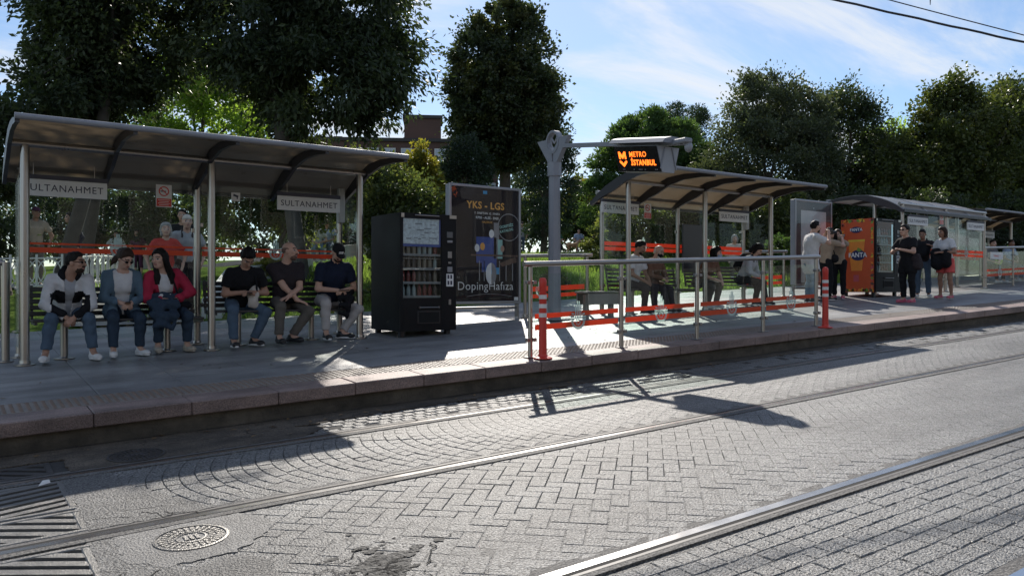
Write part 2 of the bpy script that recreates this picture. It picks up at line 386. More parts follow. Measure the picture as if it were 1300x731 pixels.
patch('packed_grit', [(0, 1.84), (14, 1.84), (14, 3.03), (0, 3.03)], -.0055, FILL, .02, th=.004)
patch('asphalt_patch', [(-1, 7.28), (1, 7.22), (2.6, 7.2), (4, 7.32), (9, 7.38), (16, 7.42), (30, 7.4), (30, 7.63), (-3, 7.63)], .005, DIRT, .05)
patch('asphalt_patch', [(.78, 6.79), (1.6, 6.79), (2.6, 6.8), (2.9, 7.05), (2.5, 7.3), (-2, 7.35), (-2, 7.22), (.78, 7.22)], .003, DIRT, .03)
patch('asphalt_patch', [(-6, .2), (-3, 1.62), (0, 1.62), (1.1, 1.6), (.8, .9), (.6, -.5), (-4, -1)], .006, ASPH, .03)

CRACK = mat('crack_dark', (.012, .011, .010), .95)
def cracks(n, x0, x1, y0, y1, dz, seed):
    rg = random.Random(seed); V = []; Fq = []
    for c in range(n):
        p = Vector((rg.uniform(x0, x1), rg.uniform(y0, y1))); a = rg.uniform(0, 2 * PI); w = rg.uniform(.0012, .0045)
        for k in range(rg.randint(7, 18)):
            a += rg.uniform(-1.0, 1.0); q = p + Vector((math.cos(a), math.sin(a))) * rg.uniform(.012, .03); nn = Vector((-math.sin(a), math.cos(a))) * w * rg.uniform(.5, 1.3); m = len(V)
            for v in (p + nn, p - nn, q - nn, q + nn): V.append((v.x, v.y, rz(v.x, v.y) + dz))
            Fq.append((m, m + 1, m + 2, m + 3)); p = q
    link('crack', fast_mesh('crack', V, Fq, CRACK, smooth=False), road, kind='stuff')
cracks(16, 1.55, 2.2, 3.3, 4.15, .0065, 3); cracks(6, .7, 1.4, 3.9, 4.5, .0068, 4); cracks(4, .72, 1.2, 5.3, 5.5, .0062, 5); cracks(7, 1.0, 4, 7.2, 7.5, .008, 6)
# rails: polished head, dark groove and guard lip, each its own thing
RAILTOP = mat('polished_rail', (.62, .61, .60), .24, 1., .10, 3, spec=.5)
RAILSIDE = mat('rusty_rail_side', (.10, .092, .085), .55, 0, .25, 10)
GROOVE = mat('rail_groove_shade', (.012, .011, .010), .9)  # nearly flush strip; the groove's shade is put into its colour
RLAB = ['tram rail closest to the platform kerb, in the shelter shadow at its left end', 'grooved tram rail between the bowed setts and the herringbone pavers', 'bright wide tram rail between the herringbone pavers and the straight cobble rows', 'tram rail beyond the cobbles, only its tip in the bottom right corner']
for k, y in enumerate(RAILS):
    t = thing('tram_rail', RLAB[k], 'rail', (0, y, rz(0, y)), group='tram rails in the street')
    a = -math.atan(.038); x0, x1 = -14, 90
    def bar(name, y0, y1, z1, m, z0=-.04):
        mb = MB(); mb.box(((x0 + x1) / 2, (y0 + y1) / 2, (z0 + z1) / 2), (x1 - x0, y1 - y0, z1 - z0), 0); o = mb.build(name, m, t); o.rotation_euler = (0, a, 0); return o
    RM = mat('rail_mortar', (.11, .105, .098), .75, 0, .35, 5, bump=1.4, bs=60, speck=.6, sps=80)
    if k < 2:      # head on the camera side, groove and lip beyond it
        bar('rail_head', -.055, .004, .006, RAILTOP); bar('groove', .0045, .045, .0034, GROOVE); bar('guard_lip', .0455, .068, .005, RAILSIDE)
    else:
        bar('rail_head', -.02, .045, .005, RAILTOP); bar('groove', -.054, -.0205, .0034, GROOVE); bar('guard_lip', -.080, -.0545, .005, RAILSIDE)
    bar('mortar_edge', -.125, -.0555 if k < 2 else -.0805, .0035, RM); bar('mortar_edge', .0685 if k < 2 else .0455, .125, .0035, RM)

# drain grates at the left and manhole covers
IRON = mat('cast_iron', (.20, .195, .185), .42, .75, .25, 14, bump=.5, bs=120)
IROND = mat('dark_cast_iron', (.075, .07, .066), .6, .55, .25, 14, bump=.4, bs=100)  # darker copy of the iron for the gutter-side pieces
HOLE = mat('opening_shade', (.006, .006, .006), .9)  # near-black colour stands in for the shade inside openings
ang = -math.atan(.038); angx = math.atan(.035)
def grate(label, y0, y1, x0, x1, slant, m):
    yc = (y0 + y1) / 2; xc = (x0 + x1) / 2; L_, Wd = x1 - x0, y1 - y0
    t = thing('drain_grate', label, 'drain grate', (xc, yc, rz(xc, yc) + .002), group='slotted drain grates across the track'); t.rotation_euler = (angx, ang, 0)
    f = MB(); b = .045
    for sy in (-1, 1): f.box((0, sy * (Wd / 2 - b / 2), -.02), (L_, b, .045), 0, bev=.006)
    for sx in (-1, 1): f.box((sx * (L_ / 2 - b / 2), 0, -.021), (b, Wd - 2 * b - .002, .045), 0, bev=.006)
    f.build('frame', m, t)
    f = MB(); f.box((0, 0, -.05), (L_ - .01, Wd - .01, .01)); f.build('pit', HOLE, t)
    hx, hy = L_ / 2 - b + .001, Wd / 2 - b + .001; d = Vector((math.cos(slant), math.sin(slant))); nr = Vector((-d.y, d.x)); pitch, bw = .112, .060
    def clip(poly, ax, lim, sg):
        out = []
        for i in range(len(poly)):
            p, q = poly[i], poly[(i + 1) % len(poly)]; ip, iq = sg * p[ax] <= lim, sg * q[ax] <= lim
            if ip: out.append(p)
            if ip != iq: t_ = (sg * lim - p[ax]) / (q[ax] - p[ax]); out.append(p.lerp(q, t_))
        return out
    for i in range(-16, 17):
        c = nr * (i * pitch); q = [c + d * 3 + nr * bw / 2, c - d * 3 + nr * bw / 2, c - d * 3 - nr * bw / 2, c + d * 3 - nr * bw / 2]
        for ax, lim in ((0, hx), (1, hy)):
            for sg in (1, -1):
                if q: q = clip(q, ax, lim, sg)
        if len(q) >= 3: MB().poly([(p.x, p.y, -.001) for p in q], (0, 0, -1), .03).build('bar', m, t)
    return t
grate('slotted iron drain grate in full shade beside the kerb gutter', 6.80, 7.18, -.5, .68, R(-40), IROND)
grate('slotted iron drain grate crossed by the shadow edge, by a scrap of paper', 5.79, 6.56, -.5, .71, R(14), IRON)
grate('sunlit slotted iron drain grate directly beyond the dark rail groove', 5.29, 5.76, -.5, .71, R(-36), IRON)
grate('slotted iron drain grate on the camera side of the rail', 4.38, 5.04, -.5, .67, R(-36), IRON)
def manhole(label, x, y, r, m):
    t = thing('manhole_cover', label, 'manhole cover', (x, y, rz(x, y) + .006)); t.rotation_euler = (angx, ang, 0)
    mb = MB(); mb.lathe((0, 0, 0), [(r, -.03), (r, .004), (r * .92, .006), (r * .91, -.006), (.02, -.006)], 40); mb.build('rim', m, t)
    for (ra, rb, nb) in ((.66, .86, 30), (.47, .62, 22)):
        for k in range(nb):
            a0 = 2 * PI * k / nb; a1 = a0 + 2 * PI / nb * .62; mb = MB()
            mb.poly([(r * q * math.cos(a), r * q * math.sin(a), .004) for q, a in ((ra, a0), (rb, a0), (rb, a1), (ra, a1))], (0, 0, -1), .012); mb.build('stud', m, t)
    mb = MB(); mb.lathe((0, 0, 0), [(r * .42, -.008), (r * .42, .004), (r * .36, .005), (r * .35, -.002), (.01, -.002)], 28)
    for s_ in (-.5, 0, .5): mb.box((s_ * r * .3, 0, .0015), (r * .09, r * .4, .007))
    mb.build('hub_plate', m, t)
manhole('round cast iron manhole cover set in the pale concrete patch', 1.158, 4.784, .205, IRON)
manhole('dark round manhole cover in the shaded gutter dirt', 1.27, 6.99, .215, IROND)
pap = MB(); pap.poly([(0, 0, 0), (.075, .012, .012), (.07, .03, .03), (.03, .034, .028)], (0, 0, 1), .002)
tag(pap.build('paper_scrap', WHITEP, None, (.545, 6.46, rz(.545, 6.46) + .012)), 'small white scrap of paper lying against the far rail', 'litter')

# ------------------------------------------------------------------ platform: base, kerb stones, tactile strip, slabs
KERB = mat('kerb_granite', (.27, .195, .17), .6, 0, .22, 3, bump=.5, bs=90, speck=.35, sps=120, stain=.4, sts=2.2)
KERBWALL = mat('dirty_kerb_base', (.10, .085, .065), .9, 0, .5, 5, bump=1., bs=30, stain=.4, sts=3)
SLAB = mat('platform_slab', (.235, .235, .235), .46, 0, .16, 2.5, bump=.3, bs=110, speck=.22, sps=120, stain=.38, sts=1.6)
TACT = mat('tactile_tile', (.23, .20, .17), .6, 0, .15, 6, bump=.2, bs=120, stain=.3)
TACTB = mat('tactile_bump', (.18, .125, .09), .5, 0, .2, 8)
plat = sheet('platform', [-40, -12, 0, 12, 24, 40, 70, 120], [7.64, 9, 11, 13, 14.5], lambda x, y: pz(x, y) - .02, mat('platform_bed', (.16, .155, .15), .8))
mb = MB()
for (xa, xb) in ((-40, 0), (0, 20), (20, 60), (60, 120)):
    mb.poly([(xa, 7.63, rz(xa, 7.63) - .1), (xb, 7.63, rz(xb, 7.63) - .1), (xb, 7.63, pz(xb, 7.63) - .1), (xa, 7.63, pz(xa, 7.63) - .1)])
mb.build('kerb_base', KERBWALL, plat)
kang = (math.atan(.053), -math.atan(.038), 0)
mbk = MB(); mbk.box((0, 0, -.0625), (.787, .37, .125), bev=.009); ks = mbk.build('kerb_stone', KERB, plat); km = ks.data
for i in range(-8, 60):
    x = 1.04 + .793 * (i + .5); o = ks if i == -8 else ks.copy()
    if i != -8: COL.objects.link(o)
    o.location = (x, 7.735, pz(x, 7.735) + random.uniform(-.0025, .0025)); o.rotation_euler = (kang[0], kang[1], random.uniform(-.002, .002))
items = [(-6 + .8 * i + .4, 8.38 + .62 * j + .31, 0, 0) for i in range(0, 46) for j in range(0, 10)]
lay('slab', 'distant_slabs', [block_mesh('slab', .795, .615, SLAB, .02, .004)], items, pz, PLATN, plat, jit=.0008, tilt=.001)
items = [(-6 + .4 * i + .2, 8.15, 0, 0) for i in range(0, 90)]
lay('tactile_tile', 'distant_tactile_tiles', [block_mesh('tactile_tile', .398, .446, TACT, .02, .002)], items, pz, PLATN, plat, jit=.0006, tilt=.001)
V = []; Fq = []
for i in range(int(27 / .062)):
    for j in range(7):
        x = -1 + i * .062; y = 7.965 + j * .062; z = pz(x, y); n = len(V)
        for (rr, zz) in ((.021, -.001), (.013, .006)):
            for k in range(6): V.append((x + rr * math.cos(k * PI / 3), y + rr * math.sin(k * PI / 3), z + zz))
        for k in range(6): Fq.append((n + k, n + (k + 1) % 6, n + 6 + (k + 1) % 6, n + 6 + k))
        Fq.append((n + 6, n + 7, n + 8, n + 9)); Fq.append((n + 6, n + 9, n + 10, n + 11))
link('tactile_bumps', fast_mesh('tactile_bumps', V, Fq, TACTB, smooth=False), plat, kind='stuff')

# ------------------------------------------------------------------ park behind the platform
def lawn_mat():
    m = mat('lawn_ground', (.085, .125, .03), .95, 0, .4, 3, bump=1., bs=25, speck=.4, sps=40, spec=.0); return m
PATHM = mat('park_path_stone', (.30, .285, .26), .85, 0, .15, 2, bump=.3, bs=60, stain=.3, spec=.05)
ASPHP = mat('park_road', (.075, .075, .078), .95, 0, .2, 2, spec=.0)
ys = [14.5, 15, 16, 17, 18, 19, 20, 21, 22, 23, 24, 26, 30, 40, 70, 120, 300]
ground = sheet('park_ground', list(np.arange(-80, 260, 6.0)), ys, gz, lawn_mat())
def gpatch(name, pts, dz, m, kind='structure'):
    mb = MB(); mb.poly([(x, y, gz(x, y) + dz) for x, y in pts]); o = mb.build(name, m, None); o['kind'] = kind; return o
# a lit stone path behind the left shelter, and a roadway along the top of the lawn
def strip_ground(name, pa, pb, w, dz, m, n=24):
    V = []; Fq = []
    for i in range(n + 1):
        t = i / n; x = pa[0] + (pb[0] - pa[0]) * t; y = pa[1] + (pb[1] - pa[1]) * t
        d = Vector((pb[0] - pa[0], pb[1] - pa[1])).normalized(); nx, ny = -d.y * w / 2, d.x * w / 2
        for k in (-1, -.5, 0, .5, 1): V.append((x + nx * k, y + ny * k, gz(x + nx * k, y + ny * k) + dz))
    for i in range(n):
        for k in range(4): Fq.append((i * 5 + k, i * 5 + k + 1, i * 5 + 6 + k, i * 5 + 5 + k))
    return link(name, fast_mesh(name, V, Fq, m), None, kind='structure')
strip_ground('path', (-14, 21.2), (7.0, 21.2), 4.0, .03, PATHM)
strip_ground('path', (3.5, 19.4), (2.6, 14.4), 1.9, .035, PATHM)
strip_ground('park_road', (6.5, 33.6), (80, 33.6), 5.5, .05, ASPHP, 40)
# grass blades on the lawn nearest the platform
nb = 26000
X = RNG.uniform(2.5, 27, nb); Y = RNG.uniform(14.55, 23.5, nb)
keep = ~((X < 6.5) & (Y > 19)); X, Y = X[keep], Y[keep]; nb = len(X)
Z = np.array([gz(x, y) for x, y in zip(X, Y)]); A = RNG.uniform(0, 2 * PI, nb); Hh = RNG.uniform(.06, .16, nb)
dx, dy = np.cos(A) * .014, np.sin(A) * .014; lx, ly = RNG.normal(0, .03, nb), RNG.normal(0, .03, nb)
V = np.stack([np.stack([X - dx, Y - dy, Z - .01], 1), np.stack([X + dx, Y + dy, Z - .01], 1), np.stack([X + lx + dx * .4, Y + ly + dy * .4, Z + Hh], 1), np.stack([X + lx - dx * .4, Y + ly - dy * .4, Z + Hh], 1)], 1).reshape(-1, 3)
GRASS = mat('grass_blades', (.11, .17, .035), .6, 0, .35, 1.2, trans=.5, tcol=(.26, .40, .06))
tag(link('grass', fast_mesh('grass', V, np.arange(nb * 4).reshape(-1, 4), GRASS, smooth=False)), 'sunlit green lawn sloping up behind the platform', 'grass', kind='stuff')

V = []; Fq = []
for k in range(150):
    x = random.uniform(-1, 16); y = random.choice((random.uniform(7.25, 7.62), random.gauss(7.1, .2), random.uniform(8.0, 11.0)))
    z = (rz(x, y) + .012) if y < 7.6 else pz(x, y) + .004; a = random.uniform(0, 6.28); l = random.uniform(.02, .045); n = len(V); d = Vector((math.cos(a), math.sin(a))) * l; e = Vector((-d.y, d.x)) * .4
    V += [(x - d.x, y - d.y, z), (x + e.x, y + e.y, z + random.uniform(0, .015)), (x + d.x, y + d.y, z + random.uniform(0, .012)), (x - e.x, y - e.y, z + random.uniform(0, .01))]; Fq.append((n, n + 1, n + 2, n + 3))
tag(link('fallen_leaves', fast_mesh('fallen_leaves', V, Fq, mat('dry_leaf', (.16, .10, .045), .7, 0, .4, 3), smooth=False)), 'dry fallen leaves scattered along the gutter and platform', 'leaves', kind='stuff')
# ------------------------------------------------------------------ shelters
ROOF = [(-1.225, .07), (-.9, .125), (-.5, .15), (-.1, .125), (.2, .035), (.42, -.05), (.65, -.17), (.85, -.32)]
def emblem_mesh():
    """pale tulip emblem: bars fanning up from a round lower bowl"""
    mb = MB(); th = .0012
    def pl(p): mb.poly([(x, 0, z) for x, z in p], (0, -1, 0), th)
    for k in range(14):                                   # bowl ring, open at the top
        a0 = PI * (1.0 + k / 14); a1 = PI * (1.0 + (k + .86) / 14)
        pl([(.075 * math.cos(a0), .075 * math.sin(a0)), (.075 * math.cos(a1), .075 * math.sin(a1)), (.052 * math.cos(a1), .052 * math.sin(a1)), (.052 * math.cos(a0), .052 * math.sin(a0))])
    for s in (-1, 1):                                     # side tiers
        for i, (w, z) in enumerate(((.082, .004), (.082, .026), (.07, .048))): pl([(s * w, z), (s * .042, z - .004), (s * .042, z + .010), (s * w, z + .015)])
    for x, h in ((-.028, .13), (-.0095, .165), (.0095, .165), (.028, .13)): pl([(x - .0055, .015), (x + .0055, .015), (x + .0055, h - .012), (x, h), (x - .0055, h - .012)])
    for k in range(8):                                    # rosette
        a = 2 * PI * k / 8; pl([(.014 * math.cos(a - .2), -.012 + .014 * math.sin(a - .2)), (.030 * math.cos(a - .22), -.012 + .030 * math.sin(a - .22)), (.030 * math.cos(a + .22), -.012 + .030 * math.sin(a + .22)), (.014 * math.cos(a + .2), -.012 + .014 * math.sin(a + .2))])
    return mb
EM_ME = None
def emblem(parent, loc, s=1.0, side=-1):
    global EM_ME
    if EM_ME is None:
        o = emblem_mesh().build('emblem', EMBLEM, parent); EM_ME = o.data
    else: o = link('emblem', EM_ME, parent)
    o.location = loc; o.scale = (s, 1, s); return o
SIGNBACK = mat('sign_dark_cap', (.05, .05, .07), .5)
def name_sign(t, xc, y, z, w=.95, face=-1):
    b = MB(); b.box((0, 0, 0), (w, .03, .205), 0, bev=.004); o = b.build('name_sign', WHITEP, t, (xc, y, z))
    b = MB(); b.box((0, 0, .130), (w + .01, .05, .05), 0); b.build('sign_cap', SIGNBACK, o)
    text('SULTANAHMET', .118, INK, o, (0, -.0165, -.004), space=1.12, fit=w * .90)
    for s in (-.35, .35):
        b = MB(); b.tube([(s * w, 0, .15), (s * w, 0, .30)], .006, 6); b.build('hanger', STEEL, o)
    return o
def no_smoking(t, xc, y, z):
    o = MB().box((0, 0, 0), (.2, .004, .3)).build('notice_plate', WHITEP, t, (xc, y, z))
    MB().box((0, -.0035, -.088), (.184, .003, .105)).build('red_field', REDPL, o)
    mb = MB()
    for k in range(20):
        a0, a1 = 2 * PI * k / 20, 2 * PI * (k + 1) / 20
        mb.poly([(.066 * math.cos(a0), -.0045, .062 + .066 * math.sin(a0)), (.066 * math.cos(a1), -.0045, .062 + .066 * math.sin(a1)), (.052 * math.cos(a1), -.0045, .062 + .052 * math.sin(a1)), (.052 * math.cos(a0), -.0045, .062 + .052 * math.sin(a0))], (0, 1, 0), .002)
    mb.box((0, -.0037, .062), (.115, .002, .011), rot=Matrix.Rotation(R(45), 3, 'Y')); mb.build('ban_ring', REDPL, o)
    MB().box((-.008, -.003, .062), (.07, .0015, .014)).build('cigarette_symbol', INK, o)
    mb = MB()
    for i in range(4): mb.box((0, -.0055, -.055 - i * .022), (.15 - (i % 2) * .03, .001, .006))
    mb.build('printed_lines', WHITEP, o)
def camera_notice(t, xc, y, z):
    o = MB().box((0, 0, 0), (.125, .004, .12)).build('notice_plate', WHITEP, t, (xc, y, z))
    mb = MB(); mb.box((0, -.003, .015), (.07, .002, .028), rot=Matrix.Rotation(R(20), 3, 'Y')); mb.box((.02, -.003, -.015), (.012, .002, .035)); mb.build('camera_symbol', INK, o)
def shelter(label, X0, z0, bay=2.084, mirror=False, yf=10.775, signs=((-.015 + .48, 0), (3.6, 0)), stripe=None, panel=None, nosmoke=None, cam_n=None, roofm=None, floor=pz, side_l=True, side_r=True, low=.06):
    my = -1 if mirror else 1
    t = thing('tram_shelter', label, 'tram shelter', (X0, yf, floor(X0, yf)), group='tram stop shelters'); bz = t.location.z
    Y = lambda dy: my * dy
    L_ = 2 * bay; zb = z0 - bz
    yr = Y(.725)
    for i in range(3):
        x = i * bay; f0 = floor(X0 + x, yf) - bz; fr = floor(X0 + x, yf + yr) - bz
        mb = MB(); mb.cyl((x, 0, f0), .048, zb - f0 - .02, 14); p = mb.build('front_post', STEEL, t, smooth=True)
        mb = MB(); mb.lathe((x, 0, f0), [(.105, 0), (.105, .012), (.06, .022), (.056, .06), (.05, .06)], 18); mb.build('base_flange', STEEL, p, smooth=True)
        mb = MB(); mb.cyl((x, yr, fr), .045, zb - .17 - fr, 14); p = mb.build('rear_post', STEEL, t, smooth=True)
        mb = MB(); mb.lathe((x, yr, fr), [(.10, 0), (.10, .012), (.058, .022), (.053, .05), (.047, .05)], 18); mb.build('base_flange', STEEL, p, smooth=True)
        mb = MB(); mb.lathe((x, yr, fr + .30), [(.046, 0), (.085, .012), (.085, .028), (.046, .04)], 14); mb.build('collar', STEEL, p, smooth=True)
    mb = MB(); mb.tube([(-.13, 0, zb), (L_ + .1, 0, zb)], .042, 12); mb.build('front_beam', STEEL, t, smooth=True)
    mb = MB(); mb.tube([(-.13, yr, zb - .15), (L_ + .1, yr, zb - .15)], .042, 12); mb.build('rear_beam', STEEL, t, smooth=True)
    prof = [(Y(a), zb + b + .012) for a, b in ROOF]
    xs = [-.155 + (L_ + .26) * i / 4 for i in range(5)]
    for i in range(4):
        mb = MB(); mb.strip(prof, xs[i] + .012, xs[i + 1] - .012, .012); mb.build('roof_sheet', roofm or ROOFPL, t)
    for i, x in enumerate(xs):
        top = [(Y(a), zb + b - .002) for a, b in ROOF]; dep = [.05, .075, .10, .15, .19, .17, .13, .07]
        th = .022; mb = MB(); n = len(top); vs = []
        for xx in (x - th, x + th): vs += [(xx, y, z) for y, z in top] + [(xx, y, z - d) for (y, z), d in zip(top, dep)]
        fs = []; q = 2 * n
        for k in range(n - 1):
            fs += [(k, k + 1, n + k + 1, n + k), (q + k, q + n + k, q + n + k + 1, q + k + 1), (k, q + k, q + k + 1, k + 1), (n + k, n + k + 1, q + n + k + 1, q + n + k)]
        fs += [(0, n, q + n, q), (n - 1, q + n - 1, q + 2 * n - 1, 2 * n - 1)]
        mb.add(vs, fs); mb.build('rib', RIBM, t)
        if 0 < i < 4:
            cap = [(Y(a), zb + b + .026) for a, b in ROOF]; MB().strip(cap, x - .03, x + .03, .012).build('joint_cover', ALU, t)
    y0, z0r = ROOF[0]; mb = MB(); mb.tube([(-.18, Y(y0) - my * .012, zb + z0r + .014), (L_ + .13, Y(y0) - my * .012, zb + z0r + .014)], .034, 10); mb.build('edge_gutter', GREYPAINT, t, smooth=True)
    y1, z1r = ROOF[-1]; mb = MB(); mb.box((L_ / 2 - .025, Y(y1) + my * .012, zb + z1r - .01), (L_ + .28, .03, .07)); mb.build('rear_edge', RIBM, t)
    # glazing along the low side
    for i in range(2):
        xa, xb = i * bay + .055, (i + 1) * bay - .055; f = floor(X0 + (xa + xb) / 2, yf + yr) - bz
        g = MB().box(((xa + xb) / 2, yr, (f + .16 + zb - .24) / 2), (xb - xa, .010, zb - .24 - f - .16)).build('glass_panel', GLASS, t)
        if stripe:
            for (za, zc) in stripe:
                zz = (za + zc) / 2 - bz + (0.0)
                MB().box(((xa + xb) / 2, yr - .0075, zz), (xb - xa - .01, .002, zc - za)).build('stripe', ORANGE, g)
            mid = (stripe[0][0] + stripe[-1][1]) / 2 - bz
            emblem(g, ((xa + xb) / 2 + .05, yr - .0095, mid + .0), 1.25)
        for xx in (xa - .0, xb + .0):
            for zz in (f + .5, f + 1.6):
                MB().box((xx, yr, zz), (.05, .03, .06), bev=.006).build('glass_clamp', STEEL, g)
    for flag, x in ((side_l, -.06), (side_r, L_ + .06)):
        if flag:
            f = floor(X0 + x, yf) - bz
            MB().box((x, yr * .5 - my * .02, (f + .2 + zb - .28) / 2), (.010, abs(yr) - .12, zb - .28 - f - .2)).build('side_glass', GLASS, t)
    for xc, _ in signs: name_sign(t, xc, Y(.79) if mirror else Y(.53), (2.74 if mirror else 2.86) - bz + (z0 - 3.3))
    if nosmoke is not None: no_smoking(t, nosmoke, yr - .02, 2.87 - bz + (z0 - 3.3))
    if cam_n is not None: camera_notice(t, cam_n, yr - .02, 2.92 - bz + (z0 - 3.3))
    if panel: MB().box((panel[0], Y(.60), panel[1] - bz), (panel[2], .05, panel[3]), bev=.008).build('dark_panel', mat('dark_info_panel', (.035, .036, .04), .3), t)
    # a small loudspeaker box on the last rear post
    MB().box((L_ - .02, yr - my * .10, zb - .42), (.10, .09, .52), bev=.01).build('equipment_box', mat('pale_equipment', (.42, .42, .40), .5), t)
    return t
shelter('dark roofed tram shelter at the left with six people on its benches', .776, 3.30, stripe=((2.075, 2.14), (2.175, 2.20)), nosmoke=1.65, cam_n=2.60, signs=((.46, 0), (3.61, 0)))
shelter('tram shelter with a sunlit tan roof behind the glass railing', 10.28, 3.60, stripe=((2.36, 2.43), (2.455, 2.53)), nosmoke=1.2, panel=(2.42, 2.45, .66, 1.0), signs=((.30, 0), (3.62, 0)))
ROOF3 = mat('sky_sheen_roof_sheet', (.36, .36, .37), .35, 0, .08, 3, trans=.35, tcol=(.4, .4, .4))  # pale grey puts the sky's reflection into the sheet colour
shelter('tram shelter with a pale curved roof and glass front, beside the orange vending machine', 19.48, 3.88, bay=2.14, mirror=True, yf=11.37, stripe=((2.48, 2.55), (2.58, 2.66)), nosmoke=1.9, signs=((.62, 0), (3.66, 0)), roofm=ROOF3, side_l=False)
shelter('last tram shelter at the right edge with a thin dark roof line', 25.7, 3.92, bay=2.2, yf=12.6, stripe=((2.6, 2.67), (2.72, 2.78)), signs=((3.9, 0),), side_l=False)

# benches: dark slats on steel pedestals
SLATM = mat('dark_bench_slat', (.055, .052, .05), .4, .1, .2, 6)
def bench(label, X0, Y0, W_, group=None, back=True, posts=(.3, .7)):
    zb = pz(X0 + W_ / 2, Y0)
    t = thing('bench', label, 'bench', (X0, Y0, zb), group=group)
    for k in range(5):
        mb = MB(); mb.box((W_ / 2, -.20 + k * .095, .445), (W_, .078, .028), bev=.006); mb.build('seat_slat', SLATM, t)
    if back:
        for k in range(5):
            mb = MB(); mb.box((W_ / 2, .275 + k * .013, .52 + k * .075), (W_, .022, .056), bev=.006); mb.build('back_slat', SLATM, t)
    for fr in posts:
        x = W_ * fr; f = pz(X0 + x, Y0) - zb
        mb = MB(); mb.cyl((x, 0, f), .043, .42 - f, 14); p = mb.build('pedestal', STEEL, t, smooth=True)
        mb = MB(); mb.lathe((x, 0, f), [(.115, 0), (.115, .012), (.05, .02), (.045, .03)], 18); mb.build('base_flange', STEEL, p, smooth=True)
    for x in (.03, W_ - .03):
        mb = MB(); mb.box((x, -.01, .415), (.03, .46, .03)); mb.build('side_bracket', SLATM, t)
        if back:
            mb = MB(); mb.box((x, .315, .64), (.03, .022, .46), rot=Matrix.Rotation(R(-10), 3, 'X')); mb.build('back_bracket', SLATM, t)
    return t
bench('dark slatted bench under the man in the white and black windbreaker', .86, 11.06, 1.92, posts=(.18, .79))
bench('dark slatted bench under the man in the white trousers and cap', 2.90, 11.06, 1.92, posts=(.2, .74))
bench('dark slatted bench behind the rail holding the couple in the second shelter', 10.35, 11.15, 1.9, posts=(.2, .8))
bench('dark slatted bench under the person with the black backpack', 12.5, 11.15, 1.9, posts=(.2, .8))
t = thing('leaning_bench', 'small grey metal perch on two steel legs left of the second shelter', 'bench', (9.75, 11.0, pz(9.75, 11.0)))
MB().box((0, 0, .46), (.85, .36, .035), bev=.01).build('seat_plate', STEEL_D, t)
MB().box((0, -.15, .34), (.78, .03, .2), bev=.006).build('front_panel', STEEL_D, t)
MB().box((0, .15, .34), (.78, .03, .2), bev=.006).build('rear_panel', STEEL_D, t)
for s in (-.3, .3):
    mb = MB(); mb.box((s, 0, .2), (.07, .1, .44), bev=.006); mb.build('leg', STEEL_D, t)

# ------------------------------------------------------------------ glass railing along the platform edge
def glass_rail(label, xs, y, h=1.14, stripes=((.33, .40), (.47, .53)), topr=.034, group='glass railings', sign=False):
    z0 = pz(xs[0], y); t = thing('glass_railing', label, 'railing', (xs[0], y, z0), group=group)
    for i, x in enumerate(xs):
        f = pz(x, y) - z0; mb = MB(); mb.cyl((x - xs[0], 0, f), .03, h - .03, 12); p = mb.build('post', STEEL, t, smooth=True)
        mb = MB(); mb.box((x - xs[0], 0, f + .006), (.15, .10, .014), bev=.004); mb.build('foot_plate', STEEL_D, p)
        for zz in (.22, .92):
            for s in (-1, 1):
                mb = MB(); mb.box((x - xs[0] + s * .05, -.015, f + zz), (.055, .05, .045), bev=.008); mb.build('glass_clamp', STEEL_D, p)
    xa, xb = xs[0] - .0, xs[-1] + .08
    mb = MB(); mb.tube([(xa - xs[0] - .1, 0, pz(xa, y) - z0 + h), (xb - xs[0], 0, pz(xb, y) - z0 + h)], topr, 14); mb.build('handrail', STEEL, t, smooth=True)
    for a, b in zip(xs[:-1], xs[1:]):
        g0, g1 = a + .06 - xs[0], b - .06 - xs[0]; fa, fb = pz(a + .06, y) - z0, pz(b - .06, y) - z0
        mb = MB(); mb.poly([(g0, -.006, fa + .13), (g1, -.006, fb + .13), (g1, -.006, fb + 1.02), (g0, -.006, fa + 1.02)], (0, 1, 0), .012); g = mb.build('glass_panel', GLASS_R, t)
        for za, zb_ in stripes:
            mb = MB(); mb.poly([(g0 + .005, -.009, fa + za), (g1 - .005, -.009, fb + za), (g1 - .005, -.009, fb + zb_), (g0 + .005, -.009, fa + zb_)], (0, 1, 0), .002); mb.build('stripe', ORANGE, g)
        emblem(g, ((g0 + g1) / 2, -.0105, (fa + fb) / 2 + (stripes[0][0] + stripes[-1][1]) / 2 - .02), 1.55)
    return t
glass_rail('glass railing with orange stripes along the platform edge between the red bollards', [5.86, 7.37, 8.85, 10.35, 11.73], 7.86)
r2 = glass_rail('glass railing with a small white sign in front of the last shelter', [24.0, 25.7, 27.4, 29.1, 30.8], 10.7)
o = MB().box((.55, -.05, .93), (.75, .02, .2), bev=.004).build('sign_plate', WHITEP, r2)
text('Kabataş  >', .09, REDPL, o, (.55, -.0615, .93))
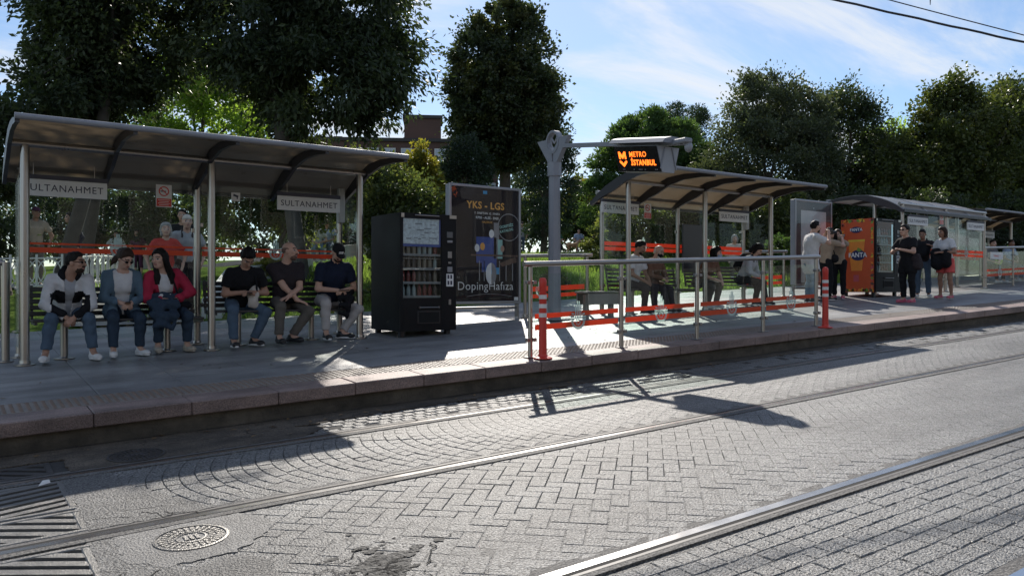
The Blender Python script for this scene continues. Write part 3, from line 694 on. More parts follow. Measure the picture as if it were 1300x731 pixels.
# bollards
def bollard(label, x, y, lean=0.):
    z = pz(x, y); t = thing('bollard', label, 'bollard', (x, y, z + .004), group='red bollards on the kerb')
    mb = MB(); mb.lathe((0, 0, 0), [(.115, 0), (.115, .012), (.06, .03), (.055, .05)], 20); mb.build('base', REDPL, t, smooth=True)
    mb = MB(); mb.lathe((0, 0, 0), [(.05, .045), (.046, .5), (.044, .86), (.046, .865), (.047, .93), (.044, .955), (.03, .975), (.001, .98)], 20); b = mb.build('tube', REDPL, t, smooth=True)
    for z0 in (.50, .61, .72):
        mb = MB(); r = .0485; mb.lathe((0, 0, 0), [(r - .01, z0), (r, z0), (r - .0006, z0 + .05), (r - .01, z0 + .05)], 20); mb.build('reflective_band', WHITEREF, b, smooth=True)
    t.rotation_euler = (lean, 0, 0); return t
bollard('red bollard with white bands at the left end of the glass railing', 5.93, 7.70)
bollard('red bollard with white bands at the right end of the glass railing', 11.62, 7.62)

# rear handrails along the back of the platform
def handrail(label, xs, y, h=1.12, group='steel handrails behind the platform'):
    z0 = pz(xs[0], y); t = thing('handrail', label, 'handrail', (xs[0], y, z0), group=group)
    for x in xs:
        f = pz(x, y) - z0; mb = MB(); mb.cyl((x - xs[0], 0, f), .03, h, 12); p = mb.build('post', STEEL, t, smooth=True)
        mb = MB(); mb.lathe((x - xs[0], 0, f), [(.09, 0), (.09, .012), (.05, .02), (.045, .07), (.035, .075)], 16); mb.build('base_flange', STEEL, p, smooth=True)
    mb = MB(); mb.tube([(-.12, 0, h), (xs[-1] - xs[0] + .12, 0, pz(xs[-1], y) - z0 + h)], .033, 12); mb.build('top_bar', STEEL, t, smooth=True)
    gl = MB()
    for a, b in zip(xs[:-1], xs[1:]):
        fa, fb = pz(a, y) - z0, pz(b, y) - z0; g0, g1 = a - xs[0] + .07, b - xs[0] - .07
        mb = MB(); mb.poly([(g0, 0, fa + .15), (g1, 0, fb + .15), (g1, 0, fb + .98), (g0, 0, fa + .98)], (0, 1, 0), .01); g = mb.build('glass_panel', GLASS_R, t)
        for za, zb_ in ((.35, .42), (.47, .56)):
            mb = MB(); mb.poly([(g0, -.004, fa + za), (g1, -.004, fb + za), (g1, -.004, fb + zb_), (g0, -.004, fa + zb_)], (0, 1, 0), .002); mb.build('stripe', ORANGE, g)
        emblem(g, (g0 + .28, -.006, fa + .48), 1.4)
    return t
handrail('steel handrail with a glass infill behind the lamp post and the grey perch', [8.62, 10.1], 11.72)
handrail('steel handrail behind the platform right of the second shelter', [14.75, 16.2], 11.72)
t = thing('steel_post', 'plain steel post at the left edge just beyond the first shelter', 'post', (.61, 11.2, pz(.61, 11.2)))
mb = MB(); mb.cyl((0, 0, 0), .045, 1.18, 14); mb.build('tube', STEEL, t, smooth=True)
mb = MB(); mb.lathe((0, 0, 0), [(.09, 0), (.09, .012), (.05, .02)], 16); mb.build('base_flange', STEEL, t, smooth=True)
mb = MB(); mb.tube([(0, 0, 1.17), (-2.0, 0, 1.1)], .033, 10); mb.build('top_bar', STEEL, t, smooth=True)

# ------------------------------------------------------------------ advertising panels
PFRAME = mat('poster_frame', (.30, .31, .33), .35, .7, .1, 6)
PDARK = mat('poster_dark_print', (.018, .013, .015), .35, 0, .25, 1.5, spec=.2)
PYEL = mat('print_amber', (.80, .40, .08), .5); PWHITE = mat('print_white', (.78, .78, .76), .5); PBLUE = mat('print_blue', (.04, .08, .30), .4); PCYAN = mat('print_cyan', (.05, .30, .55), .4)
PGREY = mat('print_grey', (.25, .25, .26), .4); PSKIN = mat('print_skin', (.42, .25, .18), .5); PTEAL = mat('print_teal', (.30, .55, .50), .4); PBROWN = mat('print_brown', (.12, .07, .05), .4)
def ad_panel(label, x0, x1, y, zb, zt, face):
    z0 = pz((x0 + x1) / 2, y); t = thing('advertising_panel', label, 'advertising panel', ((x0 + x1) / 2, y, z0)); w = x1 - x0
    a, b = zb - z0, zt - z0
    MB().box((0, .02, (a + b) / 2), (w - .02, .13, b - a - .02), bev=.01).build('case', GREYPAINT, t)
    fr = MB(); d = .045
    for s in (-1, 1): fr.box((s * (w / 2 - d / 2), -.05, (a + b) / 2), (d, .045, b - a), bev=.006)
    fr.box((0, -.05, b - d / 2), (w - 2 * d - .002, .044, d), bev=.006); fr.box((0, -.05, a + d / 2), (w - 2 * d - .002, .044, d), bev=.006); fr.build('frame', PFRAME, t)
    face(t, w - 2 * d, a + d, b - d, -.053)
    for s in (-1, 1):
        mb = MB(); mb.box((s * (w / 2 - .03), .02, a / 2), (.05, .07, a), bev=.005); l = mb.build('leg', STEEL_D, t)
        mb = MB(); mb.lathe((s * (w / 2 - .03), .02, 0), [(.09, 0), (.09, .012), (.05, .03), (.045, .06)], 14); mb.build('base_flange', STEEL, l, smooth=True)
    mb = MB(); mb.tube([(-w / 2, .02, a - .07), (w / 2, .02, a - .07)], .022, 8); mb.build('lower_bar', STEEL_D, t, smooth=True)
    # glass over the print
    MB().box((0, -.064, (a + b) / 2), (w - 2 * d, .004, b - a - 2 * d)).build('cover_glass', glass_mat('poster_glass', (.97, .98, .98), dirt=.006), t)
    return t
def flat(t, name, pts, y, m): MB().poly([(x, y, z) for x, z in pts], (0, -1, 0), .001).build(name, m, t)
def face1(t, w, a, b, y):
    f = MB().box((0, y + .003, (a + b) / 2), (w, .004, b - a)).build('poster', PDARK, t); h = b - a; q = y - .0005
    Z = lambda v: b - v * h; X = lambda u: (u - .5) * w
    rect = lambda n, u0, v0, u1, v1, m, k=0: flat(f, n, [(X(u0), Z(v1)), (X(u1), Z(v1)), (X(u1), Z(v0)), (X(u0), Z(v0))], q - k * .0012, m)
    text('YKS - LGS', .17, PYEL, f, (X(.50), q - .004, Z(.155)), bold=.004, space=1.08)
    text('7. SINIFTAN 12. SINIFA', .052, PWHITE, f, (X(.52), q - .004, Z(.222)))
    text('KPSS - ALES - DGS', .058, PWHITE, f, (X(.52), q - .004, Z(.262)), bold=.001)
    text('HAZIRLIK', .05, PYEL, f, (X(.52), q - .004, Z(.30)))
    rect('picture_block', .36, .43, .66, .66, PBLUE); rect('picture_block', .44, .62, .66, .74, PBLUE, 1); rect('picture_block', .5, .70, .7, .76, PCYAN, 2)
    rect('top_tab', .46, .022, .52, .05, PCYAN)
    rect('grey_shape', .62, .30, .70, .62, PGREY); rect('pale_column', .68, .45, .75, .62, PTEAL, 1)
    for (u, v, r_, m) in ((.585, .40, .038, PWHITE), (.37, .53, .035, PWHITE), (.45, .515, .035, PYEL), (.75, .53, .03, PSKIN)):
        flat(f, 'round_picture', [(X(u) + r_ * w * math.cos(k * PI / 8), Z(v) + r_ * 1.7 * w * math.sin(k * PI / 8) * .8) for k in range(16)], q - .003, m)
    flat(f, 'arm_picture', [(X(.70), Z(.66)), (X(.95), Z(.60)), (X(.97), Z(.65)), (X(.74), Z(.69))], q - .004, PBROWN)
    rect('table_top', .28, .585, 1.0, .60, PBROWN, 4)
    for u in (.40, .47, .70, .80, .90): rect('chair_leg', u, .64, u + .012, .82, PGREY, 1)
    # ring badge
    mb = MB(); n = 24
    for k in range(n):
        a0, a1 = 2 * PI * k / n, 2 * PI * (k + 1) / n; r0, r1 = .175 * w, .163 * w; cx, cz = X(.85), Z(.335)
        mb.poly([(cx + r0 * math.cos(a0), q - .004, cz + r0 * math.sin(a0)), (cx + r0 * math.cos(a1), q - .004, cz + r0 * math.sin(a1)), (cx + r1 * math.cos(a1), q - .004, cz + r1 * math.sin(a1)), (cx + r1 * math.cos(a0), q - .004, cz + r1 * math.sin(a0))], (0, 1, 0), .001)
    mb.build('ring_badge', PGREY, f)
    text('ÜCRETSİZ', .062, PTEAL, f, (X(.81), q - .006, Z(.325)), rot=(R(90), R(-12), 0), bold=.002); text('KATALOG', .062, PTEAL, f, (X(.81), q - .006, Z(.365)), rot=(R(90), R(-12), 0), bold=.002)
    # half disc mark and the large name
    for s, m in ((-1, PWHITE), (1, PGREY)):
        flat(f, 'half_disc', [(X(.585) + s * (.004 + (.085 if s < 0 else .07) * w * max(0, math.sin(k * PI / 12))), Z(.755) + .135 * w * math.cos(k * PI / 12)) for k in range(13)], q - .004, m)
    text('DopingHafıza', .205, PWHITE, f, (X(.50), q - .005, Z(.868)), sx=1.02, bold=-.001)
    text('Bir', .05, PGREY, f, (X(.1), q - .004, Z(.79)))
    mb = MB()
    for k in range(12):
        u0, u1 = .22 + .056 * k, .22 + .056 * (k + 1); cv = lambda u: .955 - .022 * math.sin((u - .22) / .67 * PI)
        mb.poly([(X(u0), q - .003, Z(cv(u0))), (X(u1), q - .003, Z(cv(u1))), (X(u1), q - .003, Z(cv(u1) + .004)), (X(u0), q - .003, Z(cv(u0) + .004))], (0, 1, 0), .001)
    mb.build('swoosh', PGREY, f); rect('corner_sticker', .93, .965, .995, .995, PWHITE, 2); rect('corner_sticker', .0, .965, .05, 1.0, PCYAN, 2)
ad_panel('dark advertising panel with amber letters beside the black vending machine', 7.0, 8.5, 11.75, 1.36, 3.42, face1)
def face2(t, w, a, b, y):
    f = MB().box((0, y + .003, (a + b) / 2), (w, .004, b - a)).build('poster', mat('poster_border', (.05, .05, .055), .4), t); h = b - a; q = y - .0005
    Z = lambda v: b - v * h; X = lambda u: (u - .5) * w
    P = lambda n, pts, m, k=0: flat(f, n, [(X(u), Z(v)) for u, v in pts], q - k * .0012, m)
    P('picture_ground', [(.14, .99), (.86, .99), (.86, .11), (.14, .11)], mat('print_pale', (.50, .49, .48), .4))
    P('hair_picture', [(.25, .99), (.24, .62), (.30, .46), (.40, .36), (.52, .32), (.66, .36), (.76, .48), (.80, .66), (.80, .99)], PBROWN, 1)
    P('face_picture', [(.52 + .15 * math.cos(k * PI / 10), .56 + .13 * math.sin(k * PI / 10)) for k in range(20)], PSKIN, 2)
    P('shoulder_picture', [(.30, .99), (.34, .82), (.46, .74), (.60, .74), (.74, .82), (.78, .99)], PSKIN, 3)
    text('.', .2, WHITEP, f, (0, q - .004, Z(.05)))
ad_panel('grey framed advertising panel with a portrait behind the photographing man', 16.74, 18.26, 11.85, 1.70, 3.79, face2)
# ------------------------------------------------------------------ vending machines
DGLASS = glass_mat('vending_glass', (.90, .93, .94), dirt=.004)
SCREENL = mat('pale_display_print', (.62, .66, .66), .4, 0, .35, 25)
def bottle_mesh(col, name):
    mb = MB(); mb.lathe((0, 0, 0), [(.028, 0), (.031, .01), (.031, .11), (.026, .135), (.012, .165), (.012, .185)], 10); me = mb.build('bottle_form', mat(name, col, .25)); d = me.data; bpy.data.objects.remove(me); return d
BOT = [bottle_mesh(c, n) for c, n in (((.26, .31, .30), 'water_bottle'), ((.17, .03, .025), 'red_bottle'), ((.06, .045, .04), 'dark_bottle'), ((.19, .16, .12), 'amber_bottle'))]
def vending(label, X0, Y0, w, d, h, body, kind):
    z0 = pz(X0, Y0) if kind == 1 else pz(X0 + w / 2, Y0 + .2); t = thing('vending_machine', label, 'vending machine', (X0, Y0, z0))
    lg = .10
    cab = MB()
    th = .04
    # carcass as a shell so that the window has depth
    cab.box((th / 2, d / 2, (lg + h) / 2), (th, d, h - lg)); cab.box((w - th / 2, d / 2, (lg + h) / 2), (th, d, h - lg))
    cab.box((w / 2, d / 2, h - th / 2), (w - 2 * th - .001, d - .001, th)); cab.box((w / 2, d / 2, lg + th / 2), (w - 2 * th - .001, d - .001, th)); cab.box((w / 2, d - th / 2, (lg + h) / 2), (w - 2 * th - .001, th - .001, h - lg - 2 * th - .001))
    cab.build('cabinet', body, t)
    dm = BLACKCAB; wx0, wx1, wz0, wz1 = .055, w * .735, lg + .48, h - .075
    door = MB(); dt = .05
    door.box((wx0 / 2, -dt / 2, (lg + h) / 2), (wx0, dt, h - lg), bev=.005); door.box(((wx1 + w) / 2, -dt / 2, (lg + h) / 2), (w - wx1, dt, h - lg), bev=.005)
    door.box(((wx0 + wx1) / 2, -dt / 2, (wz1 + h) / 2), (wx1 - wx0 - .001, dt - .002, h - wz1)); door.box(((wx0 + wx1) / 2, -dt / 2, (lg + wz0) / 2), (wx1 - wx0 - .001, dt - .002, wz0 - lg))
    dr = door.build('door', dm, t)
    MB().box(((wx0 + wx1) / 2, -.035, (wz0 + wz1) / 2), (wx1 - wx0, .006, wz1 - wz0)).build('window', DGLASS, dr)
    MB().box(((wx0 + wx1) / 2, .012, (wz0 + wz1) / 2), (wx1 - wx0 + .1, .01, .01)).build('shelf_rail', STEEL_D, t)
    # top display print inside the window
    if kind == 1:
        p = MB().box(((wx0 + wx1) / 2 - .01, -.02, wz1 - .19), (wx1 - wx0 - .05, .008, .37)).build('display_print', SCREENL, dr)
        MB().box(((wx0 + wx1) / 2 - .005, -.017, wz1 - .20), (wx1 - wx0, .006, .43)).build('display_border', PBLUE, dr)
        mb = MB()
        for k in range(14): mb.box((wx0 + .08 + random.random() * (wx1 - wx0 - .18), -.0255, wz1 - .06 - random.random() * .27), (.03 + random.random() * .10, .001, .006 + random.random() * .012))
        mb.build('display_marks', PGREY, dr)
    nsh = 4 if kind == 1 else 5
    zs = [wz0 + .02 + i * (.205 if kind == 1 else .215) for i in range(nsh)]
    for i, z in enumerate(zs):
        MB().box(((wx0 + wx1) / 2, .19, z), (wx1 - wx0 + .02, .36, .014)).build('shelf', STEEL_D, t)
        MB().box(((wx0 + wx1) / 2, -.0, z + .004), (wx1 - wx0 + .01, .012, .035)).build('price_strip', mat('price_strip', (.22, .22, .21), .5), t)
        for k in range(7):
            x = wx0 + .05 + k * (wx1 - wx0 - .08) / 6.3
            if kind == 1 and z > wz1 - .45: continue
            b = link('bottle', BOT[(i + (k // 3)) % 4], None, (X0 + x, Y0 + .06, z0 + z + .0075)); tag(b, 'small %s bottle on the %s shelf inside the %s vending machine' % (('clear', 'red', 'dark', 'amber')[(i + (k // 3)) % 4], ('lowest', 'second lowest', 'third lowest', 'fourth lowest', 'top')[i], 'black' if kind == 1 else 'orange'), 'bottle', 'bottles in the vending machines')
    # control column
    cx = (wx1 + w) / 2 + .01
    for (z, ww, hh, m, n) in ((h - .30, .10, .09, mat('control_screen_grey', (.10, .11, .12), .2), 'screen'), (h - .40, .09, .035, PGREY, 'label_strip'), (h - .60, .07, .10, STEEL_D, 'coin_slot'), (h - .72, .05, .03, STEEL_D, 'button'), (h - .82, .085, .08, PGREY, 'card_reader'), (h - .98, .12, .19, PWHITE, 'instruction_sticker'), (.52, .04, .08, STEEL_D, 'lock')):  # the screen is plain grey, with no glow
        MB().box((cx, -dt - .004, z), (ww, .014, hh), bev=.003).build(n, m, dr)
    for k in range(4): MB().box((cx - .03 + (k % 2) * .05, -dt - .0125, h - .93 - (k // 2) * .09), (.03, .003, .06)).build('sticker_print', INK, dr)
    MB().box((w * .5, -dt - .004, .30 + .0), (w * .40, .012, .19), bev=.004).build('delivery_flap', BLACKPL, dr)
    MB().box((w * .5, -dt - .0115, .30), (w * .36, .004, .15)).build('flap_shade_plate', HOLE, dr)  # raised black plate; the opening's shade is only its colour
    mb = MB(); mb.tube([(w * .33, -dt - .03, .445), (w * .67, -dt - .03, .445)], .009, 8); mb.box((w * .33, -dt - .015, .445), (.014, .03, .03)); mb.box((w * .67, -dt - .015, .445), (.014, .03, .03)); mb.build('push_bar', STEEL_D, dr)
    MB().box((wx0 - .01, -dt - .003, h - .04), (.05, .008, .06)).build('corner_plate', STEEL, dr); MB().box((w - .06, -dt - .003, h - .03), (.12, .008, .05)).build('corner_plate', STEEL, dr)
    mb = MB(); mb.tube([(.24, -dt - .012, h - .03), (w * .68, -dt - .012, h - .03)], .008, 8); mb.build('lamp_tube', STEEL, dr)
    for x in (.08, w - .1):
        for y in (.06, d - .08):
            f = pz(X0 + x, Y0 + y) - z0; mb = MB(); mb.box((x, y, (lg + f) / 2), (.07, .07, lg - f - .001)); mb.build('leg', BLACKPL, t)
    return t, dr, (wx0, wx1, wz0, wz1)
vending('black snack and drink vending machine between the left shelter and the dark poster', 5.40, 10.45, .955, .90, 1.83, BLACKCAB, 1)
OR_CAB = mat('orange_cabinet', (.62, .095, .025), .4, 0, .06, 5)
v2, dr2, wn = vending('tall vending machine with an orange drink advert on its side', 18.2, 10.64, 1.12, .86, 1.88, OR_CAB, 2)
# the printed side panel: border of small coloured shapes, blue drop logo and glass picture
sd = MB().box((-.004, .43, 1.0), (.006, .85, 1.74)).build('side_print', OR_CAB, v2)
def sp(n, pts, m, k): MB().poly([(-.0075 - k * .0012, y, z) for y, z in pts], (-1, 0, 0), .001).build(n, m, sd)
PORANGE = mat('print_light_orange', (.85, .28, .04), .45); PGREEN = mat('print_green', (.18, .32, .05), .45); PPINK = mat('print_pink', (.55, .10, .12), .45); PNAVY = mat('print_navy', (.01, .02, .10), .4); PYELL = mat('print_yellow', (.75, .50, .05), .45)
for k in range(96):
    edge = k % 4; u = random.random()
    y, z = ((.02 + u * .80, 1.84), (.02 + u * .80, .15), (.81, .16 + u * 1.68), (.04, .16 + u * 1.68))[edge]; s = .03 + random.random() * .04; a = random.random() * PI
    sp('border_shape', [(y + s * math.cos(a + q * PI / 2) * (1 if q % 2 else .6), z + s * math.sin(a + q * PI / 2) * (1 if q % 2 else .6)) for q in range(4)], (PYELL, PGREEN, PPINK, PORANGE, PBROWN)[k % 5], k % 3)
sp('glass_picture', [(.30, .62), (.58, .62), (.66, 1.38), (.22, 1.38)], PORANGE, 3)
sp('glass_picture_top', [(.22, 1.38), (.66, 1.38), (.655, 1.33), (.225, 1.33)], PYELL, 4)
sp('blue_drop', [(.40 + .19 * math.cos(q * PI / 10), 1.0 + .13 * math.sin(q * PI / 10)) for q in range(20)], PNAVY, 5)
sp('blue_drop', [(.45 + .15 * math.cos(q * PI / 10), 1.62 + .075 * math.sin(q * PI / 10)) for q in range(20)], PNAVY, 5)
sp('leaf_picture', [(.30, 1.13), (.40, 1.19), (.44, 1.11), (.36, 1.08)], PGREEN, 6); sp('can_foot', [(.38, .36), (.52, .36), (.52, .52), (.38, .52)], PPINK, 4)
text('FANTA', .155, PWHITE, sd, (-.0160, .41, 1.0), rot=(R(90), 0, R(-90)), bold=.004, sx=.95); text('FANTA', .10, PWHITE, sd, (-.0160, .45, 1.62), rot=(R(90), 0, R(-90)), bold=.002)
mb = MB(); mb.box((wn[1] - .05, -.02, (wn[2] + wn[3]) / 2), (.025, .02, wn[3] - wn[2] - .1)); mb.build('light_tube', mat('lit_tube', (.35, .55, .62), .3, emit=.5), dr2)

# ------------------------------------------------------------------ the passenger information sign on its pole
lp = thing('information_sign', 'grey pole with a forked head carrying an orange lit display over the platform', 'information sign', (8.83, 11.13, pz(8.83, 11.13)))
H0 = 3.0
mb = MB(); vs = []
mb.tube([(0, 0, 0), (0, 0, H0 - .42)], [.118, .098], 8); mb.build('pole', GREYPAINT, lp)
mb = MB(); mb.box((0, 0, .012), (.42, .42, .024), bev=.006); mb.build('base_plate', GREYPAINT, lp)
mb = MB(); mb.tube([(0, 0, H0 - .46), (0, 0, H0 - .22)], .125, 8); mb.build('collar', GREYPAINT, lp)
DARM = Vector((.0, -1, 0)); tilt = -.128
mb = MB()
for s in (-1, 1):   # the two prongs, in the plane of the arm
    mb.poly([(-.045, s * .02, H0 - .22), (-.045, s * .12, H0 - .22), (-.045, s * .44, H0 + .20), (-.045, s * .20, H0 + .20), (-.045, s * .02, H0 + .0)], (1, 0, 0), .09)
mb.build('forked_head', GREYPAINT, lp)
mb = MB(); n = 24
for k in range(n):
    a0, a1 = 2 * PI * k / n, 2 * PI * (k + 1) / n; r0, r1 = .18, .145
    for (ya, yb) in ((r1, r0),):
        pass
    c0, s0, c1, s1 = math.cos(a0), math.sin(a0), math.cos(a1), math.sin(a1)
    mb.poly([(-.055, r1 * c0, H0 + .14 + 1.15 * r1 * s0), (-.055, r0 * c0, H0 + .14 + 1.15 * r0 * s0), (-.055, r0 * c1, H0 + .14 + 1.15 * r0 * s1), (-.055, r1 * c1, H0 + .14 + 1.15 * r1 * s1)], (1, 0, 0), .11)
mb.build('ring', GREYPAINT, lp)
mb = MB()
for (p, q) in (((.085, -.10), (.085, .09)), ((.085, .09), (0, -.02)), ((0, -.02), (-.085, .09)), ((-.085, .09), (-.085, -.10))):
    mb.tube([(0, p[0], H0 + .14 + p[1]), (0, q[0], H0 + .14 + q[1])], .016, 6)
mb.build('letter_mark', GREYPAINT, lp)
AZ = lambda d: H0 + .085 - .125 * d          # the arm and box droop a little towards the tracks
mb = MB(); vs = [(-.05, -.30, AZ(.3) + .022), (.05, -.30, AZ(.3) + .022), (.05, -.30, AZ(.3) - .045), (-.05, -.30, AZ(.3) - .045)]
vs += [(x, -3.0, z - (AZ(.3) - AZ(3.0))) for x, y, z in vs]; mb.add(vs, [(0, 1, 2, 3), (7, 6, 5, 4), (0, 4, 5, 1), (1, 5, 6, 2), (2, 6, 7, 3), (3, 7, 4, 0)]); mb.build('arm', GREYPAINT, lp)
hd = MB()
for i, d in enumerate((1.72, 2.82)):
    pass
prof = [(-.26, -.03), (-.20, .035), (-.06, .07), (.06, .07), (.20, .035), (.26, -.03)]
vs = []; 
for d in (1.70, 2.86): vs += [(x, -d, AZ(d) + z) for x, z in prof]
hd.add(vs, [(i, i + 1, 7 + i, 6 + i) for i in range(5)] + [(5, 0, 6, 11), (5, 4, 3, 2, 1, 0), (6, 7, 8, 9, 10, 11)]); hd.build('hood', GREYPAINT, lp)
bx = MB(); vs = []
for d in (1.79, 2.73): vs += [(-.235, -d, AZ(d) - .075), (.235, -d, AZ(d) - .075), (.125, -d, AZ(d) - .46), (-.125, -d, AZ(d) - .46)]
bx.add(vs, [(0, 1, 2, 3), (7, 6, 5, 4), (0, 4, 5, 1), (1, 5, 6, 2), (2, 6, 7, 3), (3, 7, 4, 0)]); box = bx.build('display_box', mat('display_case_grey', (.33, .34, .36), .45, .2, .06), lp)
cdd = MB()
for s in (-1, 1): cdd.box((s * .12, -2.738, AZ(2.73) - .25), (.02, .012, .34), rot=Matrix.Rotation(s * -.27, 3, 'Y'))
cdd.build('end_seam', GREYPAINT, box)
SCR = mat('black_screen', (.006, .006, .008), .25); LEDO = mat('lit_orange_led', (1.0, .16, .015), .5, emit=2.6, var=.02)
ft = math.atan2(.11, .385)                       # the display leans in at the bottom
for s in (-1,):
    # local frame of the display: u along the platform edge direction, v up the face
    u = Vector((0, -1, .0 - .125)).normalized(); vdir = Vector((s * .11, 0, .385)).normalized(); nrm = u.cross(vdir).normalized()
    if nrm.x * s < 0: nrm = -nrm
    c = Vector((s * .18, -2.26, AZ(2.26) - .2675)) + nrm * .006
    def P(a, b, k=0.): return c + u * a + vdir * b + nrm * k
    mb = MB(); mb.poly([P(-.465, -.195), P(.465, -.195), P(.465, .195), P(-.465, .195)], nrm, .004); scr = mb.build('screen', SCR, box)
    Mt = Matrix((u, vdir, nrm)).transposed(); eu = Mt.to_euler()
    text('METRO', .115, LEDO, scr, P(.035, .067, .006), eu, bold=.001, space=1.1, fit=.36); text('İSTANBUL', .115, LEDO, scr, P(.125, -.060, .006), eu, bold=.004, space=1.12, fit=.53)
    mk = MB()
    for (pts) in ([(-.385, .115), (-.350, .115), (-.305, .055), (-.26, .115), (-.225, .115), (-.225, .0), (-.258, -.005), (-.258, .045), (-.305, .0), (-.352, .045), (-.352, -.005), (-.385, .0)],):
        mk.poly([P(a, b, .006) for a, b in pts], nrm, .003)
    mk.poly([P(a, b, .006) for a, b in ((-.385, -.025), (-.345, -.035), (-.305, -.075), (-.265, -.035), (-.225, -.025), (-.225, -.055), (-.305, -.125), (-.385, -.055))], nrm, .003)
    mk.build('arrow_mark', LEDO, scr)
    ic = MB()
    for k, a in enumerate((-.35, -.32, -.11, .0, .03, .06, .13, .35, .38)): ic.poly([P(a, -.17, .006), P(a + .02, -.17, .006), P(a + .02, -.155, .006), P(a, -.155, .006)], nrm, .002)
    ic.build('small_symbols', PGREY, scr)
# camera pod on the end of the arm
mb = MB(); mb.box((.0, -3.02, AZ(3.0) - .0), (.16, .24, .07), bev=.015); pod = mb.build('camera_housing', GREYPAINT, lp)
mb = MB(); mb.lathe((.05, -3.08, AZ(3.0) - .17), [(.001, 0), (.04, .02), (.058, .06), (.06, .10), (.05, .135)], 14); mb.build('camera_dome', mat('camera_dome', (.30, .31, .33), .3), pod, smooth=True)

# ------------------------------------------------------------------ overhead wires and a hanging lamp
WIREM = mat('wire_black', (.02, .02, .022), .5)
A = Vector((13.04, 7.9, 6.66)); B = Vector((15.40, 6.23, 6.02)); d = B - A
def wire(name, label, P0, P1, r, sag, n=24, wob=0.0):
    mb = MB(); mb.tube([P0.lerp(P1, i / n) + Vector((0, 0, -sag * 4 * (i / n) * (1 - i / n) + wob * math.sin(i * 1.7) )) for i in range(n + 1)], r, 6); return tag(mb.build(name, WIREM, None), label, 'wire', 'overhead wires')
wire('overhead_wire', 'thick bundled overhead cable crossing the top right corner of the sky', A - d * 2.2, B + d * 2.5, .020, .10, 60, .006)
wire('overhead_wire', 'thin overhead wire with a clip above the bundled cable', Vector((13.6, 7.4, 6.78)) - d * 1.5, Vector((15.42, 6.24, 6.05)), .010, .02)
c = Vector((14.0, 7.15, 6.55)); t = thing('wire_clip', 'small forked clip hanging onto the thin overhead wire', 'wire clip', c)
mb = MB(); mb.tube([(0, 0, 0), (-.03, 0, .35)], .006, 5); mb.build('rod', WIREM, t); mb = MB(); mb.tube([(0, 0, 0), (.04, 0, .35)], .006, 5); mb.build('rod', WIREM, t)
t = thing('hanging_lamp', 'dark dome lamp cut by the top right edge of the photo', 'lamp', (15.85, 5.95, 6.62))
mb = MB(); mb.lathe((0, 0, 0), [(.17, 0), (.16, .06), (.11, .13), (.05, .17), (.03, .2)], 18); mb.build('shade', mat('dark_lamp_shade', (.06, .06, .06), .5), t, smooth=True)
mb = MB(); mb.lathe((0, 0, -.02), [(.12, 0), (.14, .03)], 14); mb.build('lens', PGREY, t)
mb = MB(); mb.tube([(0, 0, .2), (0, 0, .9)], .008, 6); mb.build('cord', WIREM, t)
